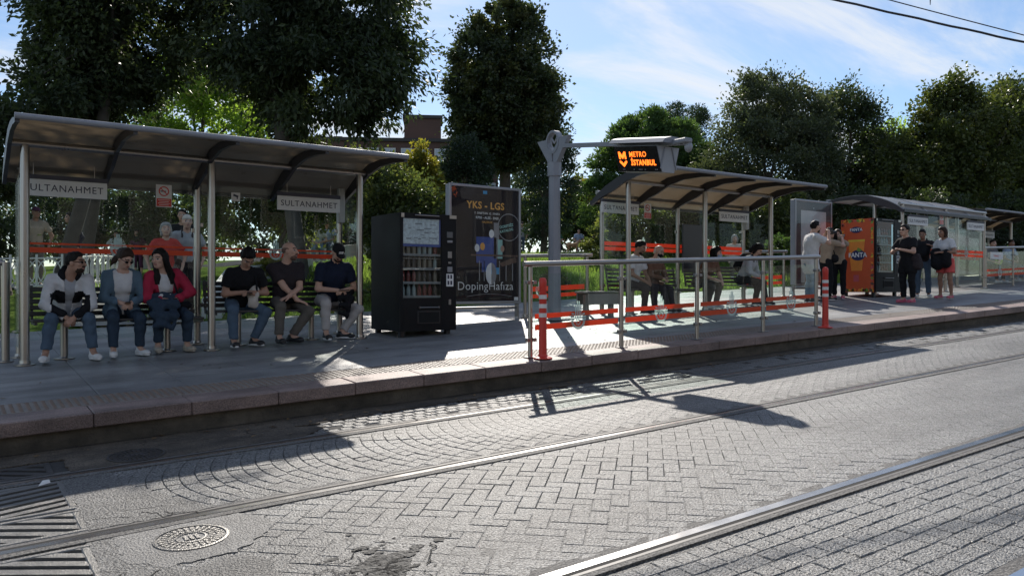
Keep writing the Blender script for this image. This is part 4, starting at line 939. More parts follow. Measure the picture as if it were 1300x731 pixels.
# ------------------------------------------------------------------ figures: one smooth surface per body, grown from a distance field
class Field:
    def __init__(s, lo, hi, h):
        s.lo = np.array(lo, np.float32); s.h = h; s.n = np.maximum(4, np.ceil((np.array(hi) - s.lo) / h).astype(int) + 1)
        s.d = np.full(s.n, .25, np.float32)
    def sub(s, a, b):
        i0 = np.clip(np.floor((np.asarray(a) - s.lo) / s.h).astype(int), 0, s.n - 1); i1 = np.clip(np.ceil((np.asarray(b) - s.lo) / s.h).astype(int) + 1, 1, s.n)
        if (i1 <= i0).any(): return None, None
        sl = tuple(slice(a_, b_) for a_, b_ in zip(i0, i1))
        ax = [s.lo[k] + np.arange(i0[k], i1[k], dtype=np.float32) * s.h for k in range(3)]
        return sl, np.stack(np.meshgrid(*ax, indexing='ij'), -1)
    def join(s, sl, d, k):
        f = s.d[sl]
        if k > 0: hh = np.clip(.5 + .5 * (f - d) / k, 0, 1); s.d[sl] = f * (1 - hh) + d * hh - k * hh * (1 - hh)
        else: s.d[sl] = np.minimum(f, d)
    def cap(s, a, b, ra, rb, k=.03, flat=None, fs=1., clips=()):
        a = np.asarray(a, np.float32); b = np.asarray(b, np.float32); m = max(ra, rb) + .07
        sl, P = s.sub(np.minimum(a, b) - m, np.maximum(a, b) + m)
        if sl is None: return
        q = P - a; ab = b - a
        if flat is not None:
            n = np.asarray(flat, np.float32); q = q + (1 / fs - 1) * (q @ n)[..., None] * n; ab = ab + (1 / fs - 1) * (ab @ n) * n
        t = np.clip((q @ ab) / max(ab @ ab, 1e-9), 0, 1)
        d = np.linalg.norm(q - t[..., None] * ab, axis=-1) - (ra + (rb - ra) * t)
        if flat is not None: d = d * (.5 + .5 * fs)
        for p, n in clips: d = np.maximum(d, (P - np.asarray(p, np.float32)) @ np.asarray(n, np.float32))
        s.join(sl, d.astype(np.float32), k)
    def ell(s, c, r, M=None, k=.02, clips=()):
        c = np.asarray(c, np.float32); m = max(r) + .05; sl, P = s.sub(c - m, c + m)
        if sl is None: return
        q = P - c
        if M is not None: q = q @ M
        r = np.asarray(r, np.float32); u = np.linalg.norm(q / r, axis=-1); g = np.linalg.norm(q / (r * r), axis=-1)
        d = u * (u - 1) / np.maximum(g, 1e-6)
        d = np.where(u < .05, -r.min(), d)
        for p, n in clips: d = np.maximum(d, (P - np.asarray(p, np.float32)) @ np.asarray(n, np.float32))
        s.join(sl, d.astype(np.float32), k)
    def cut(s, fn):                    # keep where fn(P) <= 0
        _, P = s.sub(s.lo, s.lo + s.n * s.h); s.d = np.maximum(s.d, fn(P).astype(np.float32))
    def wrinkle(s, amp, fr, seed, vert=1.0):
        rg = np.random.default_rng(seed); _, P = s.sub(s.lo, s.lo + s.n * s.h); w = np.zeros(s.n, np.float32)
        for i in range(5):
            k = rg.normal(size=3); k /= np.linalg.norm(k); k[2] *= vert; w += np.sin(P @ (k * fr * (1 + .5 * i)).astype(np.float32) + rg.uniform(0, 6.28)) / (1 + .4 * i)
        s.d += amp * w * .5
    def mesh(s):
        d = s.d; d = d.copy(); d[0] = d[-1] = .2; d[:, 0] = d[:, -1] = .2; d[:, :, 0] = d[:, :, -1] = .2
        ins = d < 0; n = np.array(d.shape) - 1
        C = lambda o, A: A[o[0]:o[0] + n[0], o[1]:o[1] + n[1], o[2]:o[2] + n[2]]
        offs = [(i, j, k) for i in (0, 1) for j in (0, 1) for k in (0, 1)]
        cnt = sum(C(o, ins).astype(np.int8) for o in offs); act = (cnt > 0) & (cnt < 8)
        idx = np.argwhere(act); vid = np.full(n, -1, np.int32); vid[act] = np.arange(len(idx))
        acc = np.zeros((len(idx), 3), np.float32); num = np.zeros(len(idx), np.float32)
        for a in offs:
            for ax in range(3):
                if a[ax]: continue
                b = list(a); b[ax] = 1
                da = d[idx[:, 0] + a[0], idx[:, 1] + a[1], idx[:, 2] + a[2]]; db = d[idx[:, 0] + b[0], idx[:, 1] + b[1], idx[:, 2] + b[2]]
                m = (da < 0) != (db < 0); t = np.where(m, da / np.where(m, da - db, 1), 0)
                p = np.tile(np.array(a, np.float32), (len(idx), 1)); p[:, ax] = t
                acc[m] += p[m]; num[m] += 1
        V = s.lo + (idx + acc / np.maximum(num, 1)[:, None]) * s.h
        Q = []
        for ax in range(3):
            o1, o2 = [q for q in range(3) if q != ax]
            A = [slice(0, -1)] * 3; B = [slice(0, -1)] * 3; B[ax] = slice(1, None)
            I0 = ins[tuple(slice(0, -1) for _ in range(3))]
            sh = [slice(0, n[q]) for q in range(3)]
            s0 = ins[tuple(sh)]; sh2 = list(sh); sh2[ax] = slice(1, n[ax] + 1); s1 = ins[tuple(sh2)]
            e = np.argwhere(s0 != s1); e = e[(e[:, o1] > 0) & (e[:, o2] > 0)]
            fl = s0[e[:, 0], e[:, 1], e[:, 2]]
            def v(d1, d2): c = e.copy(); c[:, o1] -= d1; c[:, o2] -= d2; return vid[c[:, 0], c[:, 1], c[:, 2]]
            q = np.stack([v(1, 1), v(0, 1), v(0, 0), v(1, 0)], 1)
            if ax == 1: q = q[:, ::-1]
            q[~fl] = q[~fl][:, ::-1]; Q.append(q)
        Q = np.vstack(Q); Q = Q[(Q >= 0).all(1)]
        return V, Q
def nv(v): v = np.asarray(v, float); return v / max(np.linalg.norm(v), 1e-9)
def ik(a, b, l1, l2, pole):
    a, b = np.asarray(a, float), np.asarray(b, float); d = b - a; L = np.linalg.norm(d); L2 = min(L, (l1 + l2) * .995); b = a + d / max(L, 1e-6) * L2
    u = d / max(L, 1e-6); t = (l1 * l1 - l2 * l2 + L2 * L2) / (2 * L2); h = math.sqrt(max(l1 * l1 - t * t, 1e-6))
    p = np.asarray(pole, float); p = nv(p - u * (p @ u)); return a + u * t + p * h, b

SKIN = [mat('skin_%s' % n, c, .5, 0, .08, 20, spec=.3) for n, c in (('olive', (.42, .24, .165)), ('fair', (.54, .33, .24)), ('tan', (.32, .175, .115)))]
LIPM = mat('lips', (.30, .10, .08), .45); EYEM = mat('eye_dark', (.02, .015, .012), .2); EYEW = mat('eye_white', (.36, .33, .30), .3)
HAIRM = {k: mat('hair_' + k, c, .5, 0, .3, 40, bump=.6, bs=120, spec=.15) for k, c in (('black', (.012, .010, .009)), ('dark_brown', (.04, .024, .016)), ('grey', (.30, .29, .27)), ('stubble', (.17, .10, .075)))}
def cloth(name, c, rough=.85, var=.12): return mat('cloth_' + name, c, rough, 0, var, 9, bump=.25, bs=260, spec=.2)
CL = {k: cloth(k, c) for k, c in dict(black=(.012, .012, .014), charcoal=(.034, .027, .030), navy=(.014, .02, .04), white=(.62, .61, .60), jeans=(.078, .115, .16), darkjeans=(.032, .05, .075), lightjeans=(.20, .28, .36), denim=(.10, .155, .20), pink=(.40, .028, .062), khaki=(.12, .105, .088), offwhite=(.44, .41, .385), beige=(.34, .27, .20), brown=(.16, .085, .055), coral=(.70, .12, .11), red=(.45, .035, .03), greyshirt=(.33, .34, .35), cream=(.55, .49, .42), grey=(.16, .16, .165), paleblue=(.30, .38, .50), green=(.05, .12, .08), plum=(.09, .03, .06), palegrey=(.40, .41, .43)).items()}
SHOE = {k: mat('shoe_' + k, c, .5, 0, .1, 20) for k, c in dict(white=(.66, .65, .63), black=(.014, .014, .015), beige=(.36, .31, .24), pink=(.55, .10, .16)).items()}
SHADES = mat('sunglass_lens', (.012, .008, .008), .08); PHONEM = mat('phone_black', (.012, .012, .014), .2)
SKIN_T = {}
def person(label, base, heading, H=1.72, sit=None, lean=6., side=0., twist=0., feet=None, hands=None, look=(0., 0.), top=('black', 'short'), legs=('jeans', 1.0), shoe='white', hair=('short', 'black'), skin=0, w=1.0, female=False, beard=None, glasses=None, res=1.0, jacket=None, hpose=('rest', 'rest'), hem=0., extra=None, seed=1, collar=None, group=None, sole='white', knees=None, elbow=((.8, -.3, -.6), (.8, -.3, -.6)), hand_dir=(None, None), palm=(None, None), split=None):
    """base: point on the ground under the hips; heading: degrees the torso faces, from +X; all lengths follow the height H"""
    s = H / 1.72; bx, by, bz = base; hd = R(heading)
    fw = np.array([math.cos(hd), math.sin(hd), 0]); rt = np.array([math.sin(hd), -math.cos(hd), 0]); up = np.array([0, 0, 1.])
    L3 = lambda r, f, u: rt * r + fw * f + up * u          # body axes: right, forward, up (origin = base)
    pel = up * ((sit + .105 * s) if sit is not None else .53 * H)
    a = R(lean); sd = R(side)
    spn = nv(fw * math.sin(a) + up * math.cos(a) + rt * math.sin(sd))
    tw = R(twist); srt = rt * math.cos(tw) + fw * math.sin(tw); srt = nv(srt - spn * (srt @ spn)); sfw = nv(np.cross(spn, srt) * 1.0)
    if sfw @ fw < 0: sfw = -sfw
    shc = pel + spn * .285 * H * (1.02 if not female else 1.0); chest = pel + spn * .205 * H; waist = pel + spn * .10 * H
    shw = (.104 if not female else .092) * H * (.55 + .45 * w); hpw = .056 * H
    shR, shL = shc + srt * shw - spn * .030 * s, shc - srt * shw - spn * .030 * s
    nk = shc + spn * .030 * H
    yaw, pit = R(look[0]), R(look[1])                       # yaw to the person's right, pitch up
    hf = nv(fw * math.cos(yaw) * math.cos(pit) + rt * math.sin(yaw) * math.cos(pit) + up * math.sin(pit))
    nd = nv(spn * .62 + up * .42 + hf * .42); hc = nk + nd * .094 * H
    hr = nv(np.cross(hf, up)); hu = np.cross(hr, hf); HM = np.stack([hr, hf, hu], 1).astype(np.float32)
    HP = lambda r, f, u: hc + (hr * r + hf * f + hu * u) * s
    hips = [pel + rt * hpw, pel - rt * hpw]
    th, sh_ = .245 * H, .235 * H; ua, fa = .172 * H, .150 * H
    ank = []; kn = []; tos = []
    for i, sg in enumerate((1, -1)):
        fx = feet[i]                                        # (right, forward, lift, toe-out degrees)
        an = L3(fx[0], fx[1], .075 * s + fx[2]); 
        kp = (fw * .9 + up * .5 + rt * sg * .12) if knees is None else L3(*knees[i])
        k, an = ik(hips[i], an, th, sh_, kp); ank.append(an); kn.append(k); to = R(fx[3]); tos.append(nv(fw * math.cos(to) + rt * math.sin(to) * sg))
    elb = []; wri = []
    for i, sg in enumerate((1, -1)):
        hx = hands[i]; tgt = pel + L3(*hx); e = elbow[i]
        el, wr = ik((shR, shL)[i], tgt, ua, fa, rt * sg * e[0] + fw * e[1] + up * e[2]); elb.append(el); wri.append(wr)
    fat = w
    root = thing('person', label, 'person', base, 0., group)
    v0 = .016 * res; rv = lambda x: x * s
    bust = .0 if not female else .02
    def torso(F, inf=0., lo_clip=None, k=.05):
        cl = lo_clip or ()
        F.cap(pel, waist, (.125 if not female else .135) * s * fat + inf, .118 * s * fat * (1 if not female else .9) + inf, k, fw, .78, cl)
        F.cap(waist, chest, .118 * s * fat * (1 if not female else .9) + inf, .135 * s * fat * (1 if not female else .92) + inf, k, sfw, .76, cl)
        F.cap(chest - srt * .035 * s, chest + srt * .035 * s, .118 * s * fat + inf, .118 * s * fat + inf, k, sfw, .85, cl)
        if female: F.ell(chest + sfw * .075 * s - spn * .03 * s, (.13 * s + inf, .06 * s + inf, .07 * s + inf), np.stack([srt, sfw, spn], 1).astype(np.float32), k, cl)
        F.cap(chest, shc - spn * .04 * s, .128 * s + inf, .088 * s + inf, k, sfw, .75, cl)
        for q in (-1, 1): F.cap(nk - spn * .035 * s + srt * q * .03 * s, shc + srt * q * shw * .9 - spn * .034 * s, .046 * s + inf * .8, .052 * s + inf * .9, k, None, 1., cl)
    def arm(F, i, inf=0., t1=1.0, cuff=0., k=.025, part=2):
        A, E, Wr = (shR, shL)[i], elb[i], wri[i]; u_ = nv(E - A); f_ = nv(Wr - E)
        if part >= 1: 
            e = E if t1 >= .5 else A + (E - A) * (t1 / .5); cl = () if t1 >= .5 else ((e, u_),)
            F.cap(A, e + (u_ * .03 if t1 < .5 else 0), (.055 * s * (.55 + .45 * fat)) + inf, (.043 * s) + inf + (cuff if t1 < .5 else 0), k, None, 1., cl)
        if t1 > .5:
            e = E + (Wr - E) * ((t1 - .5) / .5); F.cap(E, e + f_ * (.02 if t1 < 1 else 0), .041 * s + inf, .029 * s + inf * .9 + cuff, k, None, 1., ((e, f_),) if t1 < 1 or inf else ())
    def leg(F, i, inf=0., t1=1.0, k=.03, flare=0.):
        Hh, K, A = hips[i], kn[i], ank[i]; u_ = nv(K - Hh); f_ = nv(A - K); th_r = .083 * s * (.5 + .5 * fat) * (1.05 if female else 1); 
        e = K if t1 >= .5 else Hh + (K - Hh) * (t1 / .5); 
        F.cap(Hh, e, th_r + inf, (.056 * s + inf) if t1 >= .5 else th_r * .86 + inf + flare, k, None, 1., () if t1 >= .5 else ((e, u_),))
        if t1 > .5:
            e = K + (A - K) * ((t1 - .5) / .5); c = K + (A - K) * .3 - (fw * .012 if sit is None else (fw * .018 - up * 0)) * s
            F.cap(K, c, .054 * s + inf, .055 * s + inf, k); F.cap(c, e, .055 * s + inf, .036 * s + inf + flare, k, None, 1., ((e, f_),) if inf else ())
    pts = [hc, pel] + elb + wri + ank + kn + [shR, shL]; lo = np.min(pts, 0) - .25; hi = np.max(pts, 0) + .25
    lo[2] = -.02
    # body
    F = Field(lo, hi, v0); torso(F, -.004)
    for i in (0, 1): arm(F, i); leg(F, i, -.003); F.cap(ank[i], ank[i] + tos[i] * .13 * s - up * .035 * s, .036 * s, .03 * s, .02)
    F.cap(nk - spn * .05 * s, hc - hu * .05 * s - hf * .015 * s, .058 * s, .052 * s, .03)
    BV, BQ = F.mesh(); parts = [(BV, BQ, np.zeros(len(BQ), int))]
    # head
    hv = .0085 * (1 if res <= 1 else res * .95); F = Field(hc - .19 * s, hc + .19 * s, hv)
    F.ell(HP(0, -.012, .03), np.array((.076, .094, .092)) * s, HM, .02); F.ell(HP(0, .030, -.035), np.array((.060, .062, .078)) * s, HM, .03)
    F.ell(HP(0, .045, -.085), np.array((.040, .042, .034)) * s, HM, .03)
    F.cap(HP(0, .088, .012), HP(0, .112, -.030), .010 * s, .015 * s, .012); 
    for q in (-1, 1):
        F.ell(HP(q * .077, -.008, -.005), np.array((.012, .024, .032)) * s, HM, .008); F.cap(HP(q * .012, .088, .030), HP(q * .050, .074, .032), .011 * s, .009 * s, .012)
        F.ell(HP(q * .042, .066, -.022), np.array((.026, .02, .02)) * s, HM, .02)
    F.cap(HP(-.018, .088, -.062), HP(.018, .088, -.062), .009 * s, .009 * s, .008)
    F.cap(HP(0, -.02, -.04), nk - spn * .01 * s, .056 * s, .058 * s, .03)
    V, Q = F.mesh(); C = V[Q].mean(1); L_ = (C - hc) @ HM / s; mi = np.zeros(len(Q), int)
    mi[(np.abs(L_[:, 0]) < .024) & (np.abs(L_[:, 2] + .062) < .008) & (L_[:, 1] > .07)] = 1
    mi[(np.abs(np.abs(L_[:, 0]) - .033) < .017) & (np.abs(L_[:, 2] - .006) < .0085) & (L_[:, 1] > .055)] = 3
    mi[(np.abs(np.abs(L_[:, 0]) - .033) < .0075) & (np.abs(L_[:, 2] - .006) < .0085) & (L_[:, 1] > .055)] = 2
    mi[(np.abs(np.abs(L_[:, 0]) - .034) < .024) & (np.abs(L_[:, 2] - .035) < .005) & (L_[:, 1] > .06)] = 4
    parts.append((V, Q, mi))
    # hands: palm, four fingers of different lengths and a thumb from the side of the palm
    for i, sg in enumerate((1, -1)):
        d = nv(wri[i] - elb[i]) if hand_dir[i] is None else nv(L3(*hand_dir[i]))
        pn = nv(L3(*palm[i])) if palm[i] is not None else nv(-up * .6 - rt * sg * .6 + fw * .1)
        pn = nv(pn - d * (pn @ d)); ac = nv(np.cross(d, pn)) ; inner = -rt * sg
        tside = ac if (ac @ (inner + fw * .5 + up * .4)) > 0 else -ac
        pose = hpose[i]; curl = dict(rest=.35, grip=1.05, flat=.12, fist=1.35)[pose]; W0 = wri[i]; hs = s * .98
        F = Field(W0 + d * .08 - .16, W0 + d * .08 + .16, .0066 * (1 if res <= 1 else res * .9))
        F.cap(W0 - d * .03, W0 + d * .01, .028 * s, .026 * s, .01)
        F.cap(W0 + d * .012 * hs, W0 + d * .078 * hs, .030 * hs, .036 * hs, .015, pn, .42)
        for q, (o_, ln) in enumerate(((.029, .070), (.010, .080), (-.010, .074), (-.028, .058))):
            p = W0 + d * .085 * hs + tside * o_ * hs; dd = d; r_ = .0095
            for seg, f_ in enumerate((.44, .32, .24)):
                an_ = curl * (.55, 1.0, .7)[seg] * (1 + .06 * q); dd = nv(dd * math.cos(an_) + pn * math.sin(an_)); pn2 = None
                e = p + dd * ln * f_ * hs; F.cap(p, e, r_ * hs, (r_ - .0008) * hs, .004); p = e; r_ -= .0008
                pnn = nv(pn - dd * (pn @ dd)) if abs(pn @ dd) < .98 else -d; 
        p = W0 + d * .025 * hs + tside * .026 * hs; dd = nv(d * .62 + tside * .65 + pn * (.25 + .3 * (curl > .6))); e = p + dd * .040 * hs; F.cap(p, e, .0125 * hs, .011 * hs, .008)
        dd = nv(d * .85 + tside * .12 + pn * (.25 + .5 * (curl > .6))); e2 = e + dd * .042 * hs; F.cap(e, e2, .0105 * hs, .009 * hs, .004)
        V, Q = F.mesh(); parts.append((V, Q, np.zeros(len(Q), int)))
    off = 0; VV = []; QQ = []; MM = []
    for V, Q, m_ in parts: VV.append(V); QQ.append(Q + off); MM.append(m_); off += len(V)
    sk = SKIN[skin]; link('body', fast_mesh('body', np.vstack(VV), np.vstack(QQ), [sk, LIPM, EYEM, EYEW, HAIRM['dark_brown']], np.concatenate(MM)), root)
    def emit(F, name, m, mi=None, mats=None, parent=root):
        V, Q = F.mesh()
        if not len(Q): return None
        idx = None
        if mi is not None: idx = mi(V[Q].mean(1))
        return link(name, fast_mesh(name, V, Q, mats or m, idx), parent)
    gv = .0145 * res
    neckcut = lambda r_, drop: (lambda P: r_ - np.linalg.norm((P - (nk + spn * .03 * s + sfw * drop)) * np.array([1, 1, 1.]), axis=-1))
    # trousers or shorts
    F = Field(lo, hi, gv); F.cap(pel, waist - spn * .02 * s, (.135 if not female else .145) * s * fat, .122 * s * fat, .05, fw, .80, ((waist - spn * .005, spn),))
    if sit is not None: F.ell(pel - fw * .05 * s - up * .03 * s, np.array((.17 * fat, .12, .09)) * s, np.stack([rt, fw, up], 1).astype(np.float32), .05)
    for i in (0, 1): leg(F, i, .010 * s, legs[1], .035, .012 if legs[1] > .9 else .02)
    F.wrinkle(.006, 55, seed + 3, .8); emit(F, 'trousers' if legs[1] > .6 else 'shorts', CL[legs[0]])
    # upper garment
    def upper(name, key, sleeve, inf, front=None, hm=0., neck=(.072, .012), mi=None, mats=None, wr=.007):
        F = Field(lo, hi, gv); hp = pel + spn * (.02 - hm) * s; cl = ((hp, -spn),)
        torso(F, inf * s, cl); F.cap(pel, waist, (.128 if not female else .138) * s * fat + inf * s, .12 * s * fat * (1 if not female else .92) + inf * s, .04, fw, .80, cl)
        tl = dict(short=.34, long=.985, three=.8, none=.08)[sleeve]
        for i in (0, 1): arm(F, i, inf * s, tl, .016 * s if sleeve == 'short' else .004, .03)
        if hm > .06:
            for i in (0, 1): F.cap(hips[i], hips[i] + (kn[i] - hips[i]) * .45, .10 * s * fat, .095 * s * fat, .05)
        F.wrinkle(wr, 42, seed, .7); F.cut(neckcut(neck[0] * s, neck[1] * s))
        if front is not None:
            def fn(P):
                q = P - chest; r_ = np.abs(q @ srt); f_ = q @ sfw; u_ = q @ spn; return np.where(f_ > .02 * s, front[0] * s + front[1] * np.clip(u_ + .25 * s, -.3, .6) - r_, -1.)
            F.cut(fn)
        return emit(F, name, CL[key] if key else None, mi, mats)
    if jacket is not None:
        upper('shirt', top[0], 'none', .004, neck=(.075, .03), hm=hem)
        jk = jacket; mi = None; mats = None
        if jk.get('block'):                       # white shoulders and sleeves over a black body
            mats = [CL[jk['c']], CL[jk['block']]]
            def mi(C):
                u_ = (C - chest) @ spn; r_ = np.abs((C - chest) @ srt); f_ = (C - chest) @ sfw
                nkd = np.linalg.norm(C - nk, axis=-1)
                return ((((u_ < .035 * s) & (u_ > -.14 * s) & (r_ < .20 * s)) | (nkd < .105 * s)) & ~(r_ > .215 * s)).astype(int)
        upper('jacket', jk['c'] if mats is None else None, jk.get('sleeve', 'long'), .017, front=jk.get('front', (.03, .12)), hm=jk.get('hem', .02), neck=(.078, .01), mi=mi, mats=mats, wr=.010)
        if jk.get('hood'):
            F = Field(lo, hi, gv); b_ = nk - sfw * .06 * s
            for q in range(7):
                an_ = PI * (-.15 + 1.3 * q / 6); p = nk + srt * .088 * s * math.cos(an_) - sfw * .075 * s * math.sin(an_) + spn * (.0 + .035 * math.sin(an_)) * s; F.ell(p, (.036 * s, .036 * s, .05 * s), None, .03)
            F.wrinkle(.008, 50, seed + 9); emit(F, 'hood', CL[jk['hood']])
    else:
        upper('shirt' if top[1] != 'long' else 'sweater', top[0], top[1], .016, hm=hem, neck=(.070, .014 if not collar else .004))
        if collar:
            F = Field(lo, hi, gv * .8); 
            for q in range(10):
                an_ = 2 * PI * q / 10; F.ell(nk + srt * .062 * s * math.cos(an_) + sfw * .058 * s * math.sin(an_) + spn * (.012 - .02 * math.sin(an_)) * s, (.017 * s, .017 * s, .024 * s), None, .015)
            emit(F, 'collar', CL[collar])
    # shoes, each with its sole
    for i in (0, 1):
        an, t_ = ank[i], tos[i]; rr = nv(np.cross(t_, up)); g = an - up * .075 * s
        if sit is None or True:
            F = Field(g - .2, g + .24, .0115 * res); M = np.stack([rr, t_, up], 1).astype(np.float32)
            F.cap(g - t_ * .035 * s + up * .035 * s, g + t_ * .14 * s + up * .030 * s, .040 * s, .040 * s, .02, up, .9, ((g, -up),)); F.cap(g + up * .045 * s, g + up * .085 * s - t_ * .005, .044 * s, .042 * s, .02, None, 1., ((g + up * .098 * s, up),))
            F.ell(g + t_ * .14 * s + up * .032 * s, np.array((.046, .062, .036)) * s, M, .02, ((g, -up),))
            V, Q = F.mesh()
            if len(Q): so = link('shoe', fast_mesh('shoe', V, Q, SHOE[shoe]), root)
            mb = MB(); mb.poly([g + rr * .047 * s * math.cos(q * PI / 8) * (1 if math.sin(q * PI / 8) > -.5 else .85) + t_ * (.055 + .145 * math.sin(q * PI / 8)) * s + up * .001 for q in range(16)], up, .022 * s)
            mb.build('sole', SHOE[sole], so)
    # hair
    st, hc_ = hair[0], HAIRM.get(hair[1]); F = Field(hc - .34 * s, hc + .26 * s, .011 * res); face = lambda f0, u0, n: ((HP(0, f0, u0), nv(hf * n[0] + hu * n[1])),)
    if st in ('short', 'curly', 'long', 'pony', 'bun', 'bob'):
        thick = dict(short=.009, curly=.020, long=.017, pony=.018, bun=.013, bob=.022)[st]
        F.ell(HP(0, -.016, .034), (np.array((.077, .095, .093)) + thick) * s, HM, .01, face(.030, .030, (.80, -.60)))
        F.ell(HP(0, .024, .094), np.array((.060, .054, .024 + thick)) * s, HM, .02)
        if st == 'long':
            for q in (-1, 1):
                p0 = HP(q * .078, -.005, -.01); p1 = shc + srt * q * .085 * s + sfw * .06 * s - spn * .02 * s; F.cap(p0, p1, .036 * s, .045 * s, .03); F.cap(p1, p1 - up * .15 * s + sfw * .03 * s, .042 * s, .018 * s, .03)
            F.cap(HP(0, -.07, 0), shc - sfw * .09 * s - spn * .08 * s, .075 * s, .07 * s, .04)
        if st == 'pony': F.ell(HP(.02, -.115, .045), np.array((.045, .042, .042)) * s, HM, .015); F.cap(HP(.03, -.10, .0), HP(.085, -.09, -.09), .034 * s, .030 * s, .02); F.cap(HP(.085, -.09, -.09), HP(.12, -.07, -.16), .028 * s, .010 * s, .02)
        if st == 'bun': F.ell(HP(0, -.115, .05), np.array((.045, .045, .045)) * s, HM, .015)
        if st == 'bob':
            for q in (-1, 1): F.cap(HP(q * .078, -.015, 0), HP(q * .075, .0, -.10), .034 * s, .028 * s, .02)
            F.cap(HP(0, -.075, 0), HP(0, -.08, -.11), .065 * s, .055 * s, .03)
        F.wrinkle(.010 if st in ('curly',) else .007, 120 if st == 'curly' else 95, seed + 5, .25); emit(F, 'hair', hc_)
    elif st == 'bald':
        F.ell(HP(0, -.018, .020), np.array((.081, .095, .070)) * s, HM, .01, ((HP(0, 0, .055), hu), (HP(0, .02, 0), nv(hf)))); emit(F, 'hair', HAIRM['stubble'])
    elif st in ('cap', 'suncap'):
        F.ell(HP(0, -.012, .038), np.array((.086, .104, .100)) * s, HM, .01, ((HP(0, 0, .028), nv(-hu + hf * .1)),)); F.ell(HP(0, .115, .040), np.array((.068, .075, .010)) * s, HM, .01); emit(F, 'cap', CL[hair[1]])
        F = Field(hc - .2 * s, hc + .2 * s, .011 * res); F.ell(HP(0, -.022, .0), np.array((.080, .092, .075)) * s, HM, .01, ((HP(0, .01, 0), hf),)); emit(F, 'hair', HAIRM['dark_brown'])
        if st == 'cap': 
            mb = MB(); o_ = HP(0, .094, .072); mb.poly([o_ + hr * r_ + hu * u_ + hf * (.002) for r_, u_ in ((-.032, -.018), (.032, -.018), (.032, .018), (-.032, .018))], hf, .006); mb.build('cap_patch', CL['white'], root)
    elif st == 'hijab':
        F.ell(HP(0, -.014, .028), np.array((.091, .108, .106)) * s, HM, .02, ((HP(0, .070, 0), nv(hf * .95 + hu * .1)),)); F.cap(HP(0, -.02, -.07), nk - spn * .03 * s, .085 * s, .105 * s, .04, None, 1., ()); F.ell(HP(0, .04, -.115), np.array((.07, .05, .03)) * s, HM, .03)
        F.cut(lambda P: np.where(((P - hc) @ hf > .045 * s), 1., -1.) * (.066 * s - np.sqrt(((P - hc) @ hr) ** 2 + (((P - hc) @ hu + .012 * s) * .78) ** 2))); F.wrinkle(.006, 60, seed, .5); emit(F, 'headscarf', CL[hair[1]])
    if beard:
        F = Field(hc - .18 * s, hc + .16 * s, .0095 * res); F.ell(HP(0, .040, -.075), np.array((.054, .055, .053)) * s, HM, .01, ((HP(0, 0, -.050), nv(hu * .9 - hf * .25)), (HP(0, .005, 0), -hf))); F.cap(HP(-.024, .094, -.046), HP(.024, .094, -.046), .010 * s, .010 * s, .01)
        F.cut(lambda P: .017 * s - np.sqrt((((P - hc) @ hr) * .7) ** 2 + (((P - hc) @ hu + .062 * s) * 1.6) ** 2)); F.wrinkle(.003, 150, seed); emit(F, 'beard', HAIRM['dark_brown' if beard == 'black' else beard])
    if glasses:
        mb = MB()
        for q in (-1, 1):
            c_ = HP(q * .033, .094, .004); mb.poly([c_ + (hr * .024 * math.cos(t * PI / 6) + hu * .017 * math.sin(t * PI / 6)) * s - hf * .006 * abs(math.cos(t * PI / 6)) * s for t in range(12)], hf, .006)
            mb.tube([HP(q * .06, .085, .010), HP(q * .082, .0, .008)], .0035, 5)
        mb.tube([HP(-.01, .100, .008), HP(.01, .100, .008)], .003, 5); mb.build('sunglasses', SHADES, root)
    if glasses == 'mask' : pass
    info = dict(root=root, pel=pel, wr=wri, el=elb, kn=kn, shR=shR, shL=shL, shc=shc, chest=chest, hc=hc, HP=HP, hf=hf, hu=hu, hr=hr, sfw=sfw, srt=srt, spn=spn, fw=fw, rt=rt, up=up, s=s, ank=ank, nk=nk, lo=lo, hi=hi, gv=gv, emit=emit, base=np.array(base), hips=hips, waist=waist)
    return info
def fobj(P, name, label, cat, m, fn, h=.014, pad=.3, pts=None, group=None, part=False):
    """a soft thing carried by a figure, grown in the same way, standing as its own object (or as a part of the figure)"""
    pts = np.array(pts); F = Field(pts.min(0) - pad, pts.max(0) + pad, h); fn(F); V, Q = F.mesh()
    if part: return link(name, fast_mesh(name, V, Q, m), P['root'])
    o = link(name, fast_mesh(name, V, Q, m), None, tuple(P['base'])); return tag(o, label, cat, group)
def phone(P, label, i=0, both=True, tilt=.5, size=1.0, at=None, group='phones in hand'):
    c = (P['wr'][0] + P['wr'][1]) / 2 if both else P['wr'][i]
    if at is not None: c = np.array(at)
    view = nv(P['hc'] - c); u = nv(P['up'] * 1 - view * (P['up'] @ view)); r = nv(np.cross(u, view)); c = c + P['fw'] * .07 + u * .02 if at is None else c
    mb = MB(); M = Matrix((Vector(r), Vector(u), Vector(view))).transposed(); mb.box((0, 0, 0), (.072 * size, .148 * size, .009), bev=.004)
    o = mb.build('phone', PHONEM, None, tuple(P['base'] + c)); o.rotation_euler = M.to_euler(); tag(o, label, 'phone', group)
    s_ = MB().box((0, 0, .0052), (.064 * size, .138 * size, .001)).build('screen', mat('phone_screen', (.05, .06, .08), .1, emit=.15), o)
    return o
